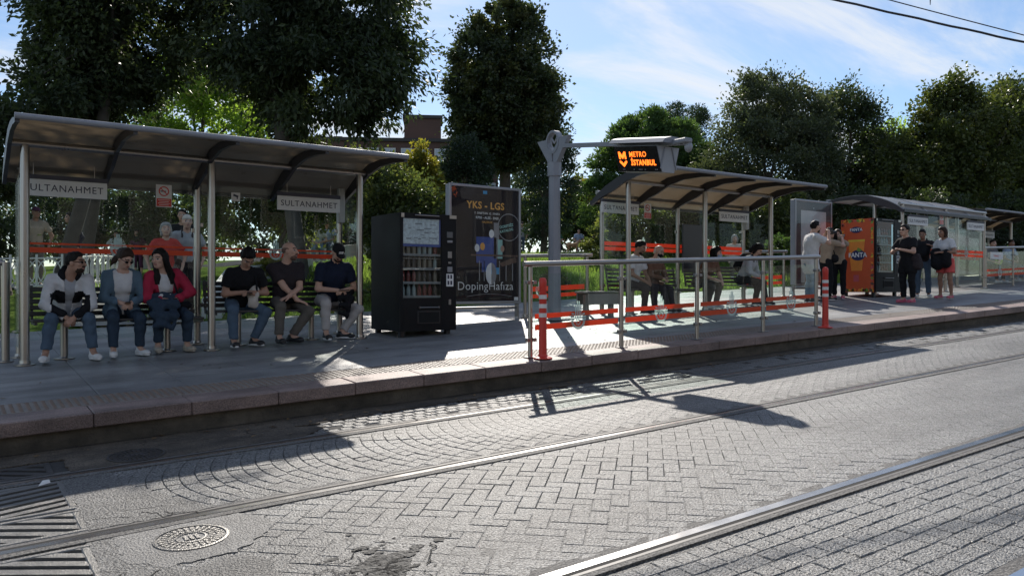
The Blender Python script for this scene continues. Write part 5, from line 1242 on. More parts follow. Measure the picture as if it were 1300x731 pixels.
# ------------------------------------------------------------------ the people waiting
def gp(x, y): return (x, y, gz(x, y))
F_ = -90.
P1 = person('seated bearded man in a white and black windbreaker, hands clasped between his knees', gp(1.24, 11.17), F_, 1.76, sit=.45, lean=36, feet=[(.26, .40, 0, 14), (-.24, .40, 0, 12)], hands=[(.055, .41, -.05), (-.035, .43, -.06)], look=(-58, 2),
            jacket=dict(c='white', block='black', front=(.022, .09), hood='black'), top=('palegrey', 'short'), legs=('jeans', .93), shoe='white', hair=('short', 'black'), beard='black', glasses=True, skin=0, hpose=('grip', 'grip'), elbow=((.9, -.2, -.2), (.9, -.2, -.2)), seed=3, w=1.05)
P2 = person('seated woman in an open denim jacket and sunglasses looking down at her phone', gp(1.84, 11.15), F_, 1.66, sit=.45, lean=14, feet=[(.14, .38, 0, 8), (-.17, .31, 0, 22)], hands=[(.03, .30, .09), (-.07, .30, .09)], look=(-24, -32), female=True,
            jacket=dict(c='denim', front=(.075, .10), hem=.10), top=('white', 'short'), legs=('darkjeans', .95), shoe='white', hair=('pony', 'dark_brown'), glasses=True, skin=1, hpose=('grip', 'grip'), elbow=((.9, -.5, -.5), (.9, -.5, -.5)), seed=5, w=1.12, hem=.03)
phone(P2, 'phone held in both hands by the woman in the denim jacket')
P3 = person('seated long haired woman in a bright pink jacket smiling to her side', gp(2.38, 11.15), F_, 1.68, sit=.45, lean=20, side=8, feet=[(.15, .26, 0, 6), (-.20, .27, 0, 14)], hands=[(.04, .30, .10), (-.06, .31, .11)], look=(48, -6), female=True,
            jacket=dict(c='pink', front=(.06, .12), hem=.04), top=('white', 'short'), legs=('darkjeans', .92), shoe='beige', sole='beige', hair=('long', 'black'), skin=1, hpose=('grip', 'grip'), elbow=((.95, -.3, -.5), (.95, -.1, -.3)), seed=8, w=1.15)
phone(P3, 'phone held low by the long haired woman in pink', at=(P3['wr'][0] * .6 + P3['wr'][1] * .4) + P3['fw'] * .06)
P4 = person('seated man in a black t-shirt and blue jeans bowed over his phone', gp(3.33, 11.15), F_, 1.74, sit=.45, lean=27, feet=[(.20, .42, 0, 4), (-.10, .29, .0, 24)], hands=[(.02, .30, .16), (-.07, .30, .16)], look=(-4, -56),
            top=('black', 'short'), legs=('jeans', .97), shoe='black', hair=('curly', 'black'), skin=0, hpose=('grip', 'grip'), elbow=((.9, -.4, -.5), (.9, -.4, -.5)), seed=11, w=1.1, knees=[(.25, .9, .45), (-.55, .9, .45)])
phone(P4, 'phone held up by the man in the black t-shirt')
P5 = person('seated balding man in a charcoal v-neck t-shirt with crossed forearms', gp(3.97, 11.15), F_, 1.78, sit=.45, lean=14, side=4, feet=[(.24, .44, 0, 0), (.02, .30, 0, 34)], hands=[(-.08, .31, .01), (.07, .33, .07)], look=(-48, 4),
            top=('charcoal', 'short'), legs=('khaki', .96), shoe='black', sole='black', hair=('bald', 'black'), beard='stubble', skin=1, hpose=('rest', 'rest'), elbow=((.8, -.2, -.6), (.8, -.2, -.6)), seed=14, w=1.14, knees=[(.2, .9, .5), (-.6, .9, .4)], hand_dir=((-.85, .3, -.3), (.9, .2, -.3)))
P6 = person('seated man in a navy polo shirt, dark cap and off-white trousers looking down', gp(4.64, 11.15), F_, 1.80, sit=.45, lean=22, feet=[(.22, .40, 0, 6), (-.06, .28, 0, 46)], hands=[(.03, .34, .13), (-.08, .33, .13)], look=(4, -40),
            top=('navy', 'short'), legs=('offwhite', .94), shoe='black', hair=('cap', 'black'), beard='black', skin=1, hpose=('grip', 'grip'), elbow=((.9, -.4, -.5), (.9, -.4, -.5)), seed=17, w=1.22, knees=[(.3, .9, .45), (-.75, .85, .4)], collar='navy')
phone(P6, 'phone held in the lap of the man in the navy polo')
# things on their laps
def lap(P, F, pts): 
    for a, b, ra, rb in pts: F.cap(a, b, ra, rb, .04)
p = P3; k0 = p['kn'][0]; L3p = lambda r, f, u: p['pel'] + p['rt'] * r + p['fw'] * f + p['up'] * u
def f3(F):
    F.cap(L3p(.19, .20, .13), L3p(-.06, .24, .13), .07, .065, .05); F.cap(L3p(.20, .34, .05), L3p(-.02, .37, .04), .085, .08, .05); F.cap(L3p(.21, .43, -.08), L3p(.0, .45, -.10), .065, .065, .05); F.cap(L3p(.20, .46, -.20), L3p(.02, .46, -.22), .045, .045, .05); F.wrinkle(.016, 38, 31)
fobj(p, 'folded_jacket', 'dark denim jacket draped over the lap of the woman in pink', 'jacket', CL['darkjeans'], f3, pts=[L3p(.2, .2, .1), L3p(-.1, .5, -.25)])
fobj(p, 'white_lining', 'white fabric edge of the denim jacket on the lap of the woman in pink', 'scarf', CL['white'], lambda F: (F.cap(L3p(.20, .30, .05), L3p(.12, .26, .16), .026, .024, .03), F.cap(L3p(.12, .26, .16), L3p(.0, .24, .17), .022, .018, .02), F.wrinkle(.008, 60, 4)), pts=[L3p(.2, .2, .1), L3p(-.1, .4, .1)])
def strap(P, label, a, b, m=CL['black'], h=.012, part=True):
    mb = MB(); pts = []
    for i in range(9):
        t = i / 8; q = a * (1 - t) + b * t + P['sfw'] * (.055 * math.sin(t * PI)) ; pts.append(q)
    mb.tube(pts, h, 6); return mb.build('bag_strap', m, P['root'])
strap(P3, '', P3['shc'] + P3['srt'] * -.07 + P3['sfw'] * .07 + P3['spn'] * .04, P3['pel'] + P3['rt'] * -.12 + P3['fw'] * .20 + P3['up'] * .10)
fobj(p, 'belt_bag', 'black shoulder bag resting against the hip of the woman in pink', 'bag', CL['black'], lambda F: (F.cap(L3p(-.08, .22, .02), L3p(-.22, .16, .03), .065, .06, .03), F.wrinkle(.006, 50, 4)), pts=[L3p(-.1, .2, 0), L3p(-.2, .1, 0)])
q4 = P4; L4 = lambda r, f, u: q4['pel'] + q4['rt'] * r + q4['fw'] * f + q4['up'] * u
fobj(q4, 'tote_bag', 'cream cloth bag hugged by the man in the black t-shirt', 'bag', CL['cream'], lambda F: (F.cap(L4(-.13, .22, .20), L4(-.10, .27, .02), .062, .075, .05), F.wrinkle(.012, 45, 6)), pts=[L4(-.13, .2, .2), L4(-.1, .3, 0)])
strap(P4, '', P4['shc'] - P4['srt'] * .12 + P4['spn'] * .05, L4(-.16, .24, .08), CL['black'], .014)
q6 = P6; L6 = lambda r, f, u: q6['pel'] + q6['rt'] * r + q6['fw'] * f + q6['up'] * u
def f6(F):
    F.cap(L6(-.04, .28, .10), L6(-.20, .24, .10), .06, .07, .05); F.cap(L6(-.02, .38, .03), L6(-.18, .34, .0), .06, .07, .05); F.cap(L6(.0, .44, -.08), L6(-.10, .43, -.10), .045, .05, .05); F.cap(L6(.01, .45, -.20), L6(-.06, .45, -.22), .035, .04, .05); F.wrinkle(.018, 36, 41)
fobj(q6, 'draped_jacket', 'black jacket hanging over the lap of the man in off-white trousers', 'jacket', CL['black'], f6, pts=[L6(-.2, .2, .1), L6(0, .5, -.2)])
fobj(P5, 'waist_bag', 'black waist bag on the lap of the balding man', 'bag', CL['black'], lambda F: (F.cap(P5['pel'] + P5['rt'] * .10 + P5['fw'] * .20 + P5['up'] * .03, P5['pel'] - P5['rt'] * .06 + P5['fw'] * .20 + P5['up'] * .03, .055, .05, .03), F.wrinkle(.006, 50, 2)), pts=[P5['pel'] + P5['fw'] * .2])
# second shelter
r2_ = 1.45
P7 = person('seated bearded man in a white shirt behind the glass railing', gp(10.80, 11.22), F_ + 12, 1.76, sit=.45, lean=10, feet=[(.10, .34, 0, 0), (-.14, .42, 0, 4)], hands=[(.06, .32, .06), (-.10, .33, .06)], look=(-14, -26), top=('white', 'short'), legs=('charcoal', .95), shoe='black', hair=('short', 'black'), beard='black', skin=2, res=r2_, seed=21)
P8 = person('seated woman in a pale headscarf, brown top and dark face mask', gp(11.30, 11.22), F_ + 8, 1.62, sit=.45, lean=14, feet=[(.08, .48, 0, 4), (-.10, .46, 0, 6)], hands=[(.04, .32, .10), (-.08, .33, .10)], look=(-4, -26), female=True, top=('brown', 'long'), legs=('charcoal', .97), shoe='black', hair=('hijab', 'cream'), skin=1, res=r2_, seed=23, w=1.1, hem=.08, hpose=('grip', 'grip'))
phone(P8, 'phone in the hands of the woman in the headscarf')
P9 = person('seated person with dark bobbed hair and brown top leaning on their knees', gp(12.72, 11.22), F_ + 5, 1.68, sit=.45, lean=34, feet=[(.06, .22, 0, 4), (-.12, .30, 0, 8)], hands=[(.05, .46, .02), (-.10, .47, .0)], look=(-30, -6), female=True, top=('brown', 'short'), legs=('khaki', .95), shoe='white', hair=('bob', 'black'), skin=1, res=r2_, seed=25, w=1.05)
P10 = person('seated person in a pale jacket with black hair bowed forward', gp(14.08, 11.22), F_ + 20, 1.70, sit=.45, lean=24, feet=[(.10, .30, 0, 4), (-.14, .46, 0, 4)], hands=[(.05, .36, .06), (-.07, .36, .06)], look=(-10, -48), top=('palegrey', 'long'), legs=('black', .96), shoe='black', hair=('bob', 'black'), skin=1, res=r2_, seed=27, hem=.06, w=1.1)
for P, key, nm in ((P8, 'black', 'face_mask'), (P9, 'paleblue', 'face_mask')):
    F = Field(P['hc'] - .2, P['hc'] + .2, .011); M = np.stack([P['hr'], P['hf'], P['hu']], 1).astype(np.float32)
    F.ell(P['HP'](0, .045, -.052), np.array((.070, .072, .058)) * P['s'], M, .01, ((P['HP'](0, .03, 0), -P['hf']),)); V, Q = F.mesh(); link('face_mask', fast_mesh('face_mask', V, Q, CL[key]), P['root'])
def backpack(P, label, key, front=False, sc=1.0):
    sgn = 1 if front else -1; c = P['chest'] + P['sfw'] * sgn * (.185 if not front else .20) - P['spn'] * .04
    def fn(F):
        M = np.stack([P['srt'], P['sfw'], P['spn']], 1).astype(np.float32); F.ell(c, np.array((.155, .095, .215)) * sc, M, .03); F.ell(c + P['sfw'] * sgn * .07 - P['spn'] * .07, np.array((.115, .05, .10)) * sc, M, .03); F.wrinkle(.006, 45, 12)
    o = fobj(P, 'backpack', label, 'backpack', CL[key], fn, .016, .3, pts=[c])
    for q in (-1, 1):
        mb = MB(); a = P['shc'] + P['srt'] * q * .085
        mb.tube([Vector(v) for v in (c + P['srt'] * q * .08 + P['spn'] * .16 - P['sfw'] * sgn * .05, a + P['spn'] * .075 + P['sfw'] * sgn * -.02, a - P['sfw'] * sgn * .10 - P['spn'] * .04, c + P['srt'] * q * .12 - P['spn'] * .12 - P['sfw'] * sgn * .09)], .016, 6); mb.build('strap', CL[key], o)
    return o
backpack(P10, 'black backpack on the back of the seated person in the pale jacket', 'black')
# standing group by the grey advertising panel
P11 = person('heavy bearded man in a white t-shirt raising a camera to photograph', gp(15.62, 10.62), -30, 1.80, feet=[(.12, .02, 0, 14), (-.12, .0, 0, 14)], hands=[(.06, .40, .58), (-.10, .40, .58)], look=(-6, 2), top=('white', 'short'), legs=('lightjeans', .95), shoe='black', hair=('short', 'black'), beard='black', skin=1, res=r2_, w=1.34, seed=31, hem=.10, hpose=('grip', 'grip'), elbow=((.5, .1, -.9), (.5, .1, -.9)))
P12 = person('dark haired person in black trousers holding a phone up beside the man in white', gp(16.45, 10.78), -20, 1.66, feet=[(.10, .02, 0, 10), (-.10, .0, 0, 10)], hands=[(.05, .40, .56), (-.06, .40, .56)], look=(-5, 4), top=('beige', 'short'), legs=('black', .97), shoe='black', hair=('short', 'black'), skin=1, res=r2_, seed=33, hem=.04, hpose=('grip', 'grip'), elbow=((.6, .1, -.8), (.6, .1, -.8)))
P13 = person('woman in a beige top and black trousers hidden behind the phone she holds up', gp(17.1, 10.86), 200, 1.62, feet=[(.09, .02, 0, 10), (-.09, .0, 0, 10)], hands=[(.06, .30, .58), (-.06, .30, .58)], look=(0, -2), female=True, top=('beige', 'long'), legs=('black', .97), shoe='pink', hair=('long', 'dark_brown'), skin=1, res=r2_, seed=35, hem=.04, hpose=('grip', 'grip'), elbow=((.7, 0, -.7), (.7, 0, -.7)))
phone(P12, 'phone held up by the person in black trousers beside the man in white'); phone(P13, 'dark phone hiding the face of the woman in beige', size=1.3)
cam_o = MB().box((0, 0, 0), (.13, .08, .085), bev=.01).box((0, 0, .05), (.06, .06, .03), bev=.006)
c = P11['wr'][0] * .5 + P11['wr'][1] * .5 + P11['fw'] * .08 + P11['up'] * .03
co = cam_o.build('camera', PHONEM, None, tuple(P11['base'] + c), (0, 0, R(60))); tag(co, 'black camera held up by the heavy man in the white t-shirt', 'camera')
mb = MB(); mb.tube([P11['fw'] * .03, P11['fw'] * .13], .036, 12); lz = mb.build('lens', PHONEM, co); lz.rotation_euler = (0, 0, R(-60))
fobj(P12, 'shoulder_bag', 'dark shoulder bag hanging by the person beside the man in white', 'bag', CL['black'], lambda F: (F.cap(P12['pel'] + P12['rt'] * .12 + P12['fw'] * .14 + P12['up'] * .08, P12['pel'] - P12['rt'] * .08 + P12['fw'] * .16 + P12['up'] * .08, .10, .10, .03), F.wrinkle(.006, 50, 2)), .018, pts=[P12['pel'] + P12['fw'] * .15])
strap(P12, '', P12['shc'] - P12['srt'] * .08 + P12['spn'] * .06, P12['pel'] + P12['rt'] * .16 + P12['fw'] * .14 + P12['up'] * .1)
# standing group in front of the pale roofed shelter
P14 = person('woman in black with sunglasses and pink shoes standing in profile', gp(17.38, 9.36), 168, 1.72, feet=[(.10, .02, 0, 8), (-.10, -.03, 0, 8)], hands=[(.10, .30, .26), (-.08, .32, .26)], look=(-4, 4), female=True, top=('black', 'short'), legs=('black', .95), shoe='pink', sole='pink', hair=('bun', 'black'), glasses=True, skin=1, res=1.5, seed=41, w=1.22, hem=.14, hpose=('grip', 'grip'))
P15 = person('person in a dark vest and blue jeans wearing a black bag on the chest', gp(19.2, 9.98), 205, 1.62, feet=[(.12, .02, 0, 14), (-.12, .0, 0, 18)], hands=[(.14, .22, .20), (-.20, .24, .36)], look=(6, -14), top=('charcoal', 'short'), legs=('jeans', .97), shoe='white', hair=('short', 'black'), skin=2, res=1.5, seed=43, w=1.05)
P16 = person('woman in a white t-shirt and coral shorts with a blue strap and black bag', gp(19.17, 9.42), 172, 1.68, feet=[(.13, .02, 0, 8), (-.13, .0, 0, 8)], hands=[(.12, .26, .20), (-.10, .28, .20)], look=(10, -8), female=True, top=('white', 'short'), legs=('coral', .34), shoe='pink', sole='beige', hair=('bob', 'dark_brown'), skin=2, res=1.5, seed=45, w=1.1)
backpack(P15, 'black bag worn on the chest of the person in blue jeans', 'black', True)
strap(P16, '', P16['shc'] + P16['srt'] * .09 + P16['spn'] * .05 + P16['sfw'] * .03, P16['pel'] - P16['rt'] * .16 + P16['fw'] * .10 + P16['up'] * .08, mat('blue_strap', (.03, .07, .30), .6), .013)
fobj(P16, 'large_bag', 'large black bag carried in front of the coral shorts', 'bag', CL['black'], lambda F: (F.cap(P16['pel'] + P16['rt'] * .10 + P16['fw'] * .22 + P16['up'] * .20, P16['pel'] + P16['rt'] * .06 + P16['fw'] * .22 - P16['up'] * .06, .12, .15, .03), F.cap(P16['pel'] - P16['rt'] * .12 + P16['fw'] * .18 + P16['up'] * .16, P16['pel'] - P16['rt'] * .10 + P16['fw'] * .18 - P16['up'] * .04, .11, .13, .03), F.wrinkle(.01, 40, 2)), .02, pts=[P16['pel'] + P16['fw'] * .2])
fobj(P14, 'shoulder_bag', 'black shoulder bag hanging behind the woman with pink shoes', 'bag', CL['charcoal'], lambda F: (F.cap(P14['pel'] - P14['rt'] * .20 + P14['up'] * .08, P14['pel'] - P14['rt'] * .20 - P14['up'] * .06 - P14['fw'] * .04, .10, .13, .03), F.wrinkle(.008, 45, 9)), .02, pts=[P14['pel']])
phone(P14, 'pale phone held by the woman in black with pink shoes'); 
# people further back in the park
bg = dict(res=2.3, group='people in the park behind the platform')
def stand(label, x, y, head, **k):
    k = {**bg, **k}; return person(label, gp(x, y), head, k.pop('H', 1.70), feet=[(.10, .05, 0, 8), (-.10, -.03, 0, 8)], hands=k.pop('hands', [(.26, .06, -.02), (-.26, .06, -.02)]), **k)
def seat(label, x, y, head, **k):
    k = {**bg, **k}; return person(label, gp(x, y), head, k.pop('H', 1.68), sit=.45, lean=10, feet=[(.12, .42, 0, 4), (-.12, .42, 0, 4)], hands=[(.1, .3, .1), (-.1, .3, .1)], **k)
stand('white haired woman in a red top walking behind the shelter glass', 3.2, 15.0, 260, top=('red', 'short'), legs=('khaki', .95), hair=('bob', 'grey'), skin=1, female=True, seed=51, H=1.66)
B2 = stand('man in a pale cap and grey shirt walking behind the shelter glass', 3.6, 15.25, 265, top=('greyshirt', 'short'), legs=('charcoal', .95), hair=('suncap', 'cream'), skin=1, seed=52, H=1.78)
backpack(B2, 'dark backpack on the man in the pale cap', 'charcoal')
stand('dark haired man in black behind the man in the pale cap', 4.0, 17.2, 250, top=('black', 'short'), legs=('black', .95), skin=0, seed=53, H=1.76)
stand('man in a dark red cap and beige shirt at the left shelter post', 1.62, 20.0, 280, top=('beige', 'short'), legs=('khaki', .95), hair=('suncap', 'plum'), skin=2, seed=54, H=1.72)
stand('person in a navy jacket walking between the tree trunks', 2.62, 22.0, 200, top=('navy', 'long'), legs=('darkjeans', .95), skin=1, seed=55, H=1.72)
stand('person in a white top in the shade near the tree trunks', 5.3, 33.0, 260, top=('white', 'short'), legs=('lightjeans', .95), skin=1, seed=56)
stand('person in a lilac grey top in the shade near the tree trunks', 6.2, 34.0, 250, top=('palegrey', 'short'), legs=('black', .95), skin=2, female=True, hair=('long', 'black'), seed=57)
stand('person in a pale blue shirt on the park path', 7.0, 33.5, 290, top=('paleblue', 'short'), legs=('khaki', .95), skin=1, seed=58)
stand('person in a dark plum dress on the park path', 5.8, 31.5, 230, top=('plum', 'short'), legs=('plum', .6), skin=1, female=True, hair=('long', 'black'), seed=59)
seat('seated person in white and blue seen above the cap of the man in navy', 9.7, 24.3, 250, top=('white', 'short'), legs=('lightjeans', .95), skin=1, hair=('suncap', 'white'), seed=60)
seat('seated person in pale blue leaning beside the one in white', 10.15, 24.5, 230, top=('paleblue', 'short'), legs=('jeans', .95), skin=2, seed=61)
seat('seated person in green by the dog', 28.0, 35.0, 240, top=('green', 'short'), legs=('charcoal', .95), skin=1, seed=62)
seat('seated person in a pale blue shirt by the dog', 29.0, 34.4, 240, top=('paleblue', 'short'), legs=('jeans', .95), skin=1, seed=63)
seat('seated person in brown right of the dog', 29.9, 33.8, 240, top=('brown', 'short'), legs=('black', .95), skin=2, seed=64)
stand('man in a dark cap and jeans standing beyond the lawn by the lamp post', 26.6, 36.5, 250, top=('greyshirt', 'short'), legs=('jeans', .95), hair=('suncap', 'black'), skin=1, seed=65, H=1.8)
stand('person in dark clothes beside the man in jeans beyond the lawn', 25.6, 36.2, 250, top=('charcoal', 'short'), legs=('black', .95), skin=1, seed=66)
seat('white haired person in cream behind the second shelter glass', 19.9, 16.2, 230, top=('cream', 'short'), legs=('khaki', .95), hair=('bob', 'grey'), skin=1, seed=67)
seat('person in pink behind the second shelter glass', 19.0, 16.8, 220, top=('pink', 'short'), legs=('khaki', .95), hair=('short', 'dark_brown'), skin=1, seed=68)
bg = dict(res=2.3, group='people in the last shelter')
seat('person in a blue shirt seated in the last shelter', 28.4, 12.0, 250, top=('paleblue', 'short'), legs=('jeans', .95), skin=2, seed=69)
seat('person in grey seated in the last shelter behind the sign', 26.9, 11.9, 250, top=('grey', 'short'), legs=('black', .95), skin=1, seed=70)
# the tan dog on the park road
def dog():
    x, y = 27.6, 33.2; t = thing('dog', 'tan dog standing on the park road above the lawn', 'dog', gp(x, y)); F = Field((-.7, -.35, -.02), (.75, .35, .95), .018)
    F.cap((-.30, 0, .52), (.02, 0, .50), .115, .125, .05); F.cap((.02, 0, .50), (.24, 0, .54), .135, .13, .05); F.cap((.24, 0, .56), (.42, 0, .74), .09, .075, .05)
    F.ell((.48, 0, .78), (.10, .075, .075), None, .03); F.cap((.52, 0, .765), (.64, 0, .735), .045, .032, .02)
    for s in (-1, 1):
        F.cap((.44, s * .05, .84), (.41, s * .075, .91), .028, .012, .01)
        F.cap((.22, s * .08, .48), (.24, s * .08, .24), .055, .034, .03); F.cap((.24, s * .08, .24), (.23, s * .08, .03), .034, .026, .02); F.cap((.23, s * .08, .025), (.28, s * .08, .02), .028, .022, .01)
        o = s * .05
        F.cap((-.30, s * .08, .48), (-.22 + o, s * .08, .30), .085, .05, .03); F.cap((-.22 + o, s * .08, .30), (-.38 + o, s * .08, .20), .045, .03, .02); F.cap((-.38 + o, s * .08, .20), (-.35 + o, s * .08, .03), .03, .025, .02); F.cap((-.35 + o, s * .08, .025), (-.30 + o, s * .08, .02), .028, .022, .01)
    F.cap((-.40, 0, .56), (-.56, 0, .70), .035, .035, .02); F.cap((-.56, 0, .70), (-.52, 0, .86), .035, .02, .02)
    V, Q = F.mesh(); C = V[Q].mean(1); mi = ((C[:, 2] < .16) | ((C[:, 0] > .3) & (C[:, 2] < .62))).astype(int)
    link('body', fast_mesh('body', V, Q, [mat('dog_tan', (.42, .24, .11), .8, 0, .3, 8), mat('dog_cream', (.62, .50, .36), .8)], mi), t); t.rotation_euler = (0, 0, R(-25)); t.scale = (.85, .85, .85)
dog()
# ------------------------------------------------------------------ trees and shrubs
BARK = mat('bark', (.085, .068, .052), .9, 0, .3, 5, bump=1., bs=18)
BARKG = mat('bark_grey', (.075, .068, .056), .9, 0, .3, 5, bump=1., bs=18)
def leafset(name, a, b, c, trans=.35, tc=1.9):
    out = []
    for i, q in enumerate((a, b, c)): out.append(mat('leaf_%s_%d' % (name, i), q, .45, 0, .3, 1.6, spec=.35, trans=trans, tcol=(q[0] * tc * 1.0, q[1] * tc * 1.06, q[2] * tc * .5)))
    return out
LF = dict(dark=leafset('dark', (.032, .047, .025), (.041, .058, .028), (.054, .072, .032), .3, 2.2),
          bay=leafset('bay', (.036, .050, .026), (.046, .060, .030), (.075, .082, .034), .3, 2.2),
          light=leafset('light', (.10, .145, .030), (.12, .17, .035), (.13, .18, .04), .55, 3.2),
          olive=leafset('olive', (.060, .075, .048), (.075, .092, .056), (.095, .11, .066), .3),
          mixed=leafset('mixed', (.055, .072, .024), (.072, .090, .028), (.10, .11, .034), .36, 1.8),
          pine=leafset('pine', (.050, .088, .032), (.062, .105, .036), (.078, .12, .040), .36, 2.2),
          conifer=leafset('conifer', (.026, .044, .028), (.034, .056, .032), (.044, .070, .036), .2),
          yellow=leafset('yellow', (.17, .16, .035), (.21, .18, .035), (.11, .13, .035), .45, 2.2),
          hedge=leafset('hedge', (.052, .070, .028), (.074, .092, .034), (.12, .13, .05), .4, 2.5))
def leaves(rg, blobs, n, ll, lw, clump, droop=.3, shell=.55, spray=0., outer=1.0):
    """leaf quads gathered in clumps spread over and through a set of ellipsoids; returns verts and per-leaf clump tone"""
    vol = np.array([np.prod(b[1]) ** (2 / 3) for b in blobs]); cnt = np.maximum(1, (n * vol / vol.sum()).astype(int)); Vs = []; Ts = []
    for (c, r), m in zip(blobs, cnt):
        c = np.array(c); r = np.array(r); nc = max(6, int(np.prod(r) ** (2 / 3) / clump ** 2 * 7.5)); dv = rg.normal(size=(nc, 3)); dv /= np.linalg.norm(dv, axis=1)[:, None]
        rad = np.where(rg.random(nc) < shell, rg.uniform(.84, 1.03, nc), rg.uniform(.25, .88, nc) ** .6)
        cc = c + dv * r * rad[:, None]; cs = clump * rg.uniform(.55, 1.25, nc); tone = rg.choice(3, nc, p=(.42, .38, .20))
        k = rg.integers(0, nc, m); off = rg.normal(size=(m, 3)); off /= np.linalg.norm(off, axis=1)[:, None]; off *= (rg.random(m) ** .45)[:, None]
        P = cc[k] + off * cs[k][:, None] * np.array((1, 1, .75))
        if spray:
            sp = rg.random(m) < spray; P[sp] += dv[k[sp]] * (rg.random(sp.sum()) ** 2)[:, None] * clump * 1.5 * np.array((1, 1, .8))
        d = off * .7 + dv[k] * .5 + rg.normal(size=(m, 3)) * .55; d[:, 2] -= droop; d /= np.linalg.norm(d, axis=1)[:, None]
        q = np.cross(d, rg.normal(size=(m, 3))); q /= np.maximum(np.linalg.norm(q, axis=1), 1e-6)[:, None]
        s_ = rg.uniform(.65, 1.3, m)[:, None]; L = d * ll * s_; Wd = q * lw * s_ * .68; nrm = np.cross(d, q) * lw * .25 * s_
        Vs.append(np.stack([P, P + L * .45 + Wd + nrm, P + L, P + L * .45 - Wd + nrm], 1)); Ts.append(np.where(rg.random(m) < .82, tone[k], rg.integers(0, 3, m)))
    return np.vstack(Vs).reshape(-1, 3), np.concatenate(Ts)
def tree(label, base, blobs, n, ll, lw, kind, clump=.55, trunk=None, tr=.16, name='tree', cat='tree', seed=0, group=None, bark=None, limbs=5, **kw):
    rg = np.random.default_rng(100 + seed); x, y = base; z = gz(x, y); t = thing(name, label, cat, (x, y, z), 0, group)
    lb = [((c[0] - x, c[1] - y, c[2] - z), r) for c, r in blobs]
    V, T = leaves(rg, lb, n, ll, lw, clump, **kw)
    link('crown', fast_mesh('crown', V, np.arange(len(V)).reshape(-1, 4), LF[kind], T, smooth=False), t)
    if trunk is not False:
        c0 = np.array(max(lb, key=lambda b: np.prod(b[1]))[0]); mb = MB(); zt = max(.6, c0[2] - .2)
        top = Vector((c0[0], c0[1], zt)); pts = [Vector((0, 0, -.15)), Vector((0, 0, .1)), Vector((0, 0, 0)).lerp(top, .35) + Vector((.05, .04, 0)), Vector((0, 0, 0)).lerp(top, .7), top]
        mb.tube(pts, [tr * 1.5, tr * 1.12, tr, tr * .8, tr * .5], 10)
        for i in range(limbs):
            b = lb[i % len(lb)]; d = rg.normal(size=3); d[2] = abs(d[2]) * .6; d /= np.linalg.norm(d); e = Vector(np.array(b[0]) + d * np.array(b[1]) * .75); s = pts[2].lerp(pts[4], rg.uniform(.1, .9)); mid = s.lerp(e, .5) + Vector((0, 0, .12))
            mb.tube([s, mid, e], [tr * .45, tr * .3, tr * .08], 6)
        mb.build('trunk', bark or BARK, t, smooth=True)
    return t
A_ = lambda px, py, Z: (Z * .5793 + Z * (px - 650) / 1018 * .8151, Z * .8151 - Z * (px - 650) / 1018 * .5793, 1.637 - Z * (py - 365.5) / 1018)
tree('large dark tree at the far left with two trunks behind the shelter glass', (2.26, 21.7), [((2.62, 21.44, 8.65), (1.14, 1.14, 2.05)), ((3.82, 21.82, 8.72), (1.84, 1.84, 2.26)), ((2.09, 21.21, 6.23), (0.77, 0.77, 0.95)), ((3.58, 21.99, 7.05), (0.79, 0.79, 0.59))], 46000, 0.15, 0.055, 'dark', clump=.5, tr=.16, seed=1, spray=.3, group='large dark trees above the left shelter', bark=BARKG)
tree('second trunk and low crown of the large dark trees at the left', (2.93, 23.07), [((3.67, 23.15, 9.18), (0.93, 0.93, 1.24)), ((3.09, 23.57, 6.55), (1.03, 1.03, 0.77))], 14000, 0.15, 0.055, 'dark', clump=.5, tr=.16, seed=2, spray=.3, group='large dark trees above the left shelter', bark=BARKG)
tree('broad dark tree overhanging the left shelter with wispy leaves against the sky', (7.29, 19.35), [((6.54, 19.89, 8.72), (1.67, 1.67, 2.26)), ((8.47, 19.13, 9.4), (1.83, 1.83, 1.81)), ((7.58, 19.15, 6.75), (1.69, 1.69, 1.28)), ((8.92, 18.81, 7.29), (0.9, 0.9, 1.11))], 64000, 0.17, 0.05, 'dark', clump=.55, tr=.19, seed=3, spray=.45, droop=.6, group='large dark trees above the left shelter', bark=BARKG)
tree('sunlit light green tree between the two dark crowns', (7.77, 31.28), [((7.89, 31.2, 7.84), (2.21, 2.21, 1.77)), ((8.22, 32.19, 9.87), (1.29, 1.29, 1.07))], 22000, 0.16, 0.075, 'light', clump=.6, tr=.16, seed=4, spray=.3)
tree('dark tree with a leaning trunk at the left edge of the photo', (0.96, 18.33), [((0.43, 19.94, 3.51), (0.79, 0.79, 1.3)), ((0.42, 20.56, 4.9), (0.78, 0.78, 0.83))], 18000, 0.13, 0.06, 'dark', clump=.45, tr=.13, seed=5, spray=.3)
tree('tall egg shaped dark tree standing alone against the sky', (17.14, 24.62), [((17.17, 24.60, 9.15), (1.98, 1.98, 3.1)), ((17.14, 24.62, 8.3), (2.02, 2.02, 2.1)), ((17.16, 24.61, 9.0), (1.2, 1.2, 2.3))], 80000, 0.14, 0.07, 'bay', clump=.36, tr=.22, seed=6, shell=.75, spray=.18, limbs=8)
tree('round dark conifer left of the egg shaped tree', (14.34, 22.93), [((14.38, 22.91, 4.9), (0.97, 0.97, 1.53)), ((14.34, 22.93, 6.0), (0.66, 0.66, 0.77))], 14000, 0.1, 0.04, 'conifer', clump=.35, tr=.12, seed=7)
tree('dark conifer right of the egg shaped tree behind the lamp post', (23.23, 30.11), [((23.31, 30.05, 6.69), (1.59, 1.59, 2.61)), ((24.0, 30.79, 8.55), (0.96, 0.96, 1.34))], 20000, 0.14, 0.05, 'conifer', clump=.5, tr=.15, seed=8)
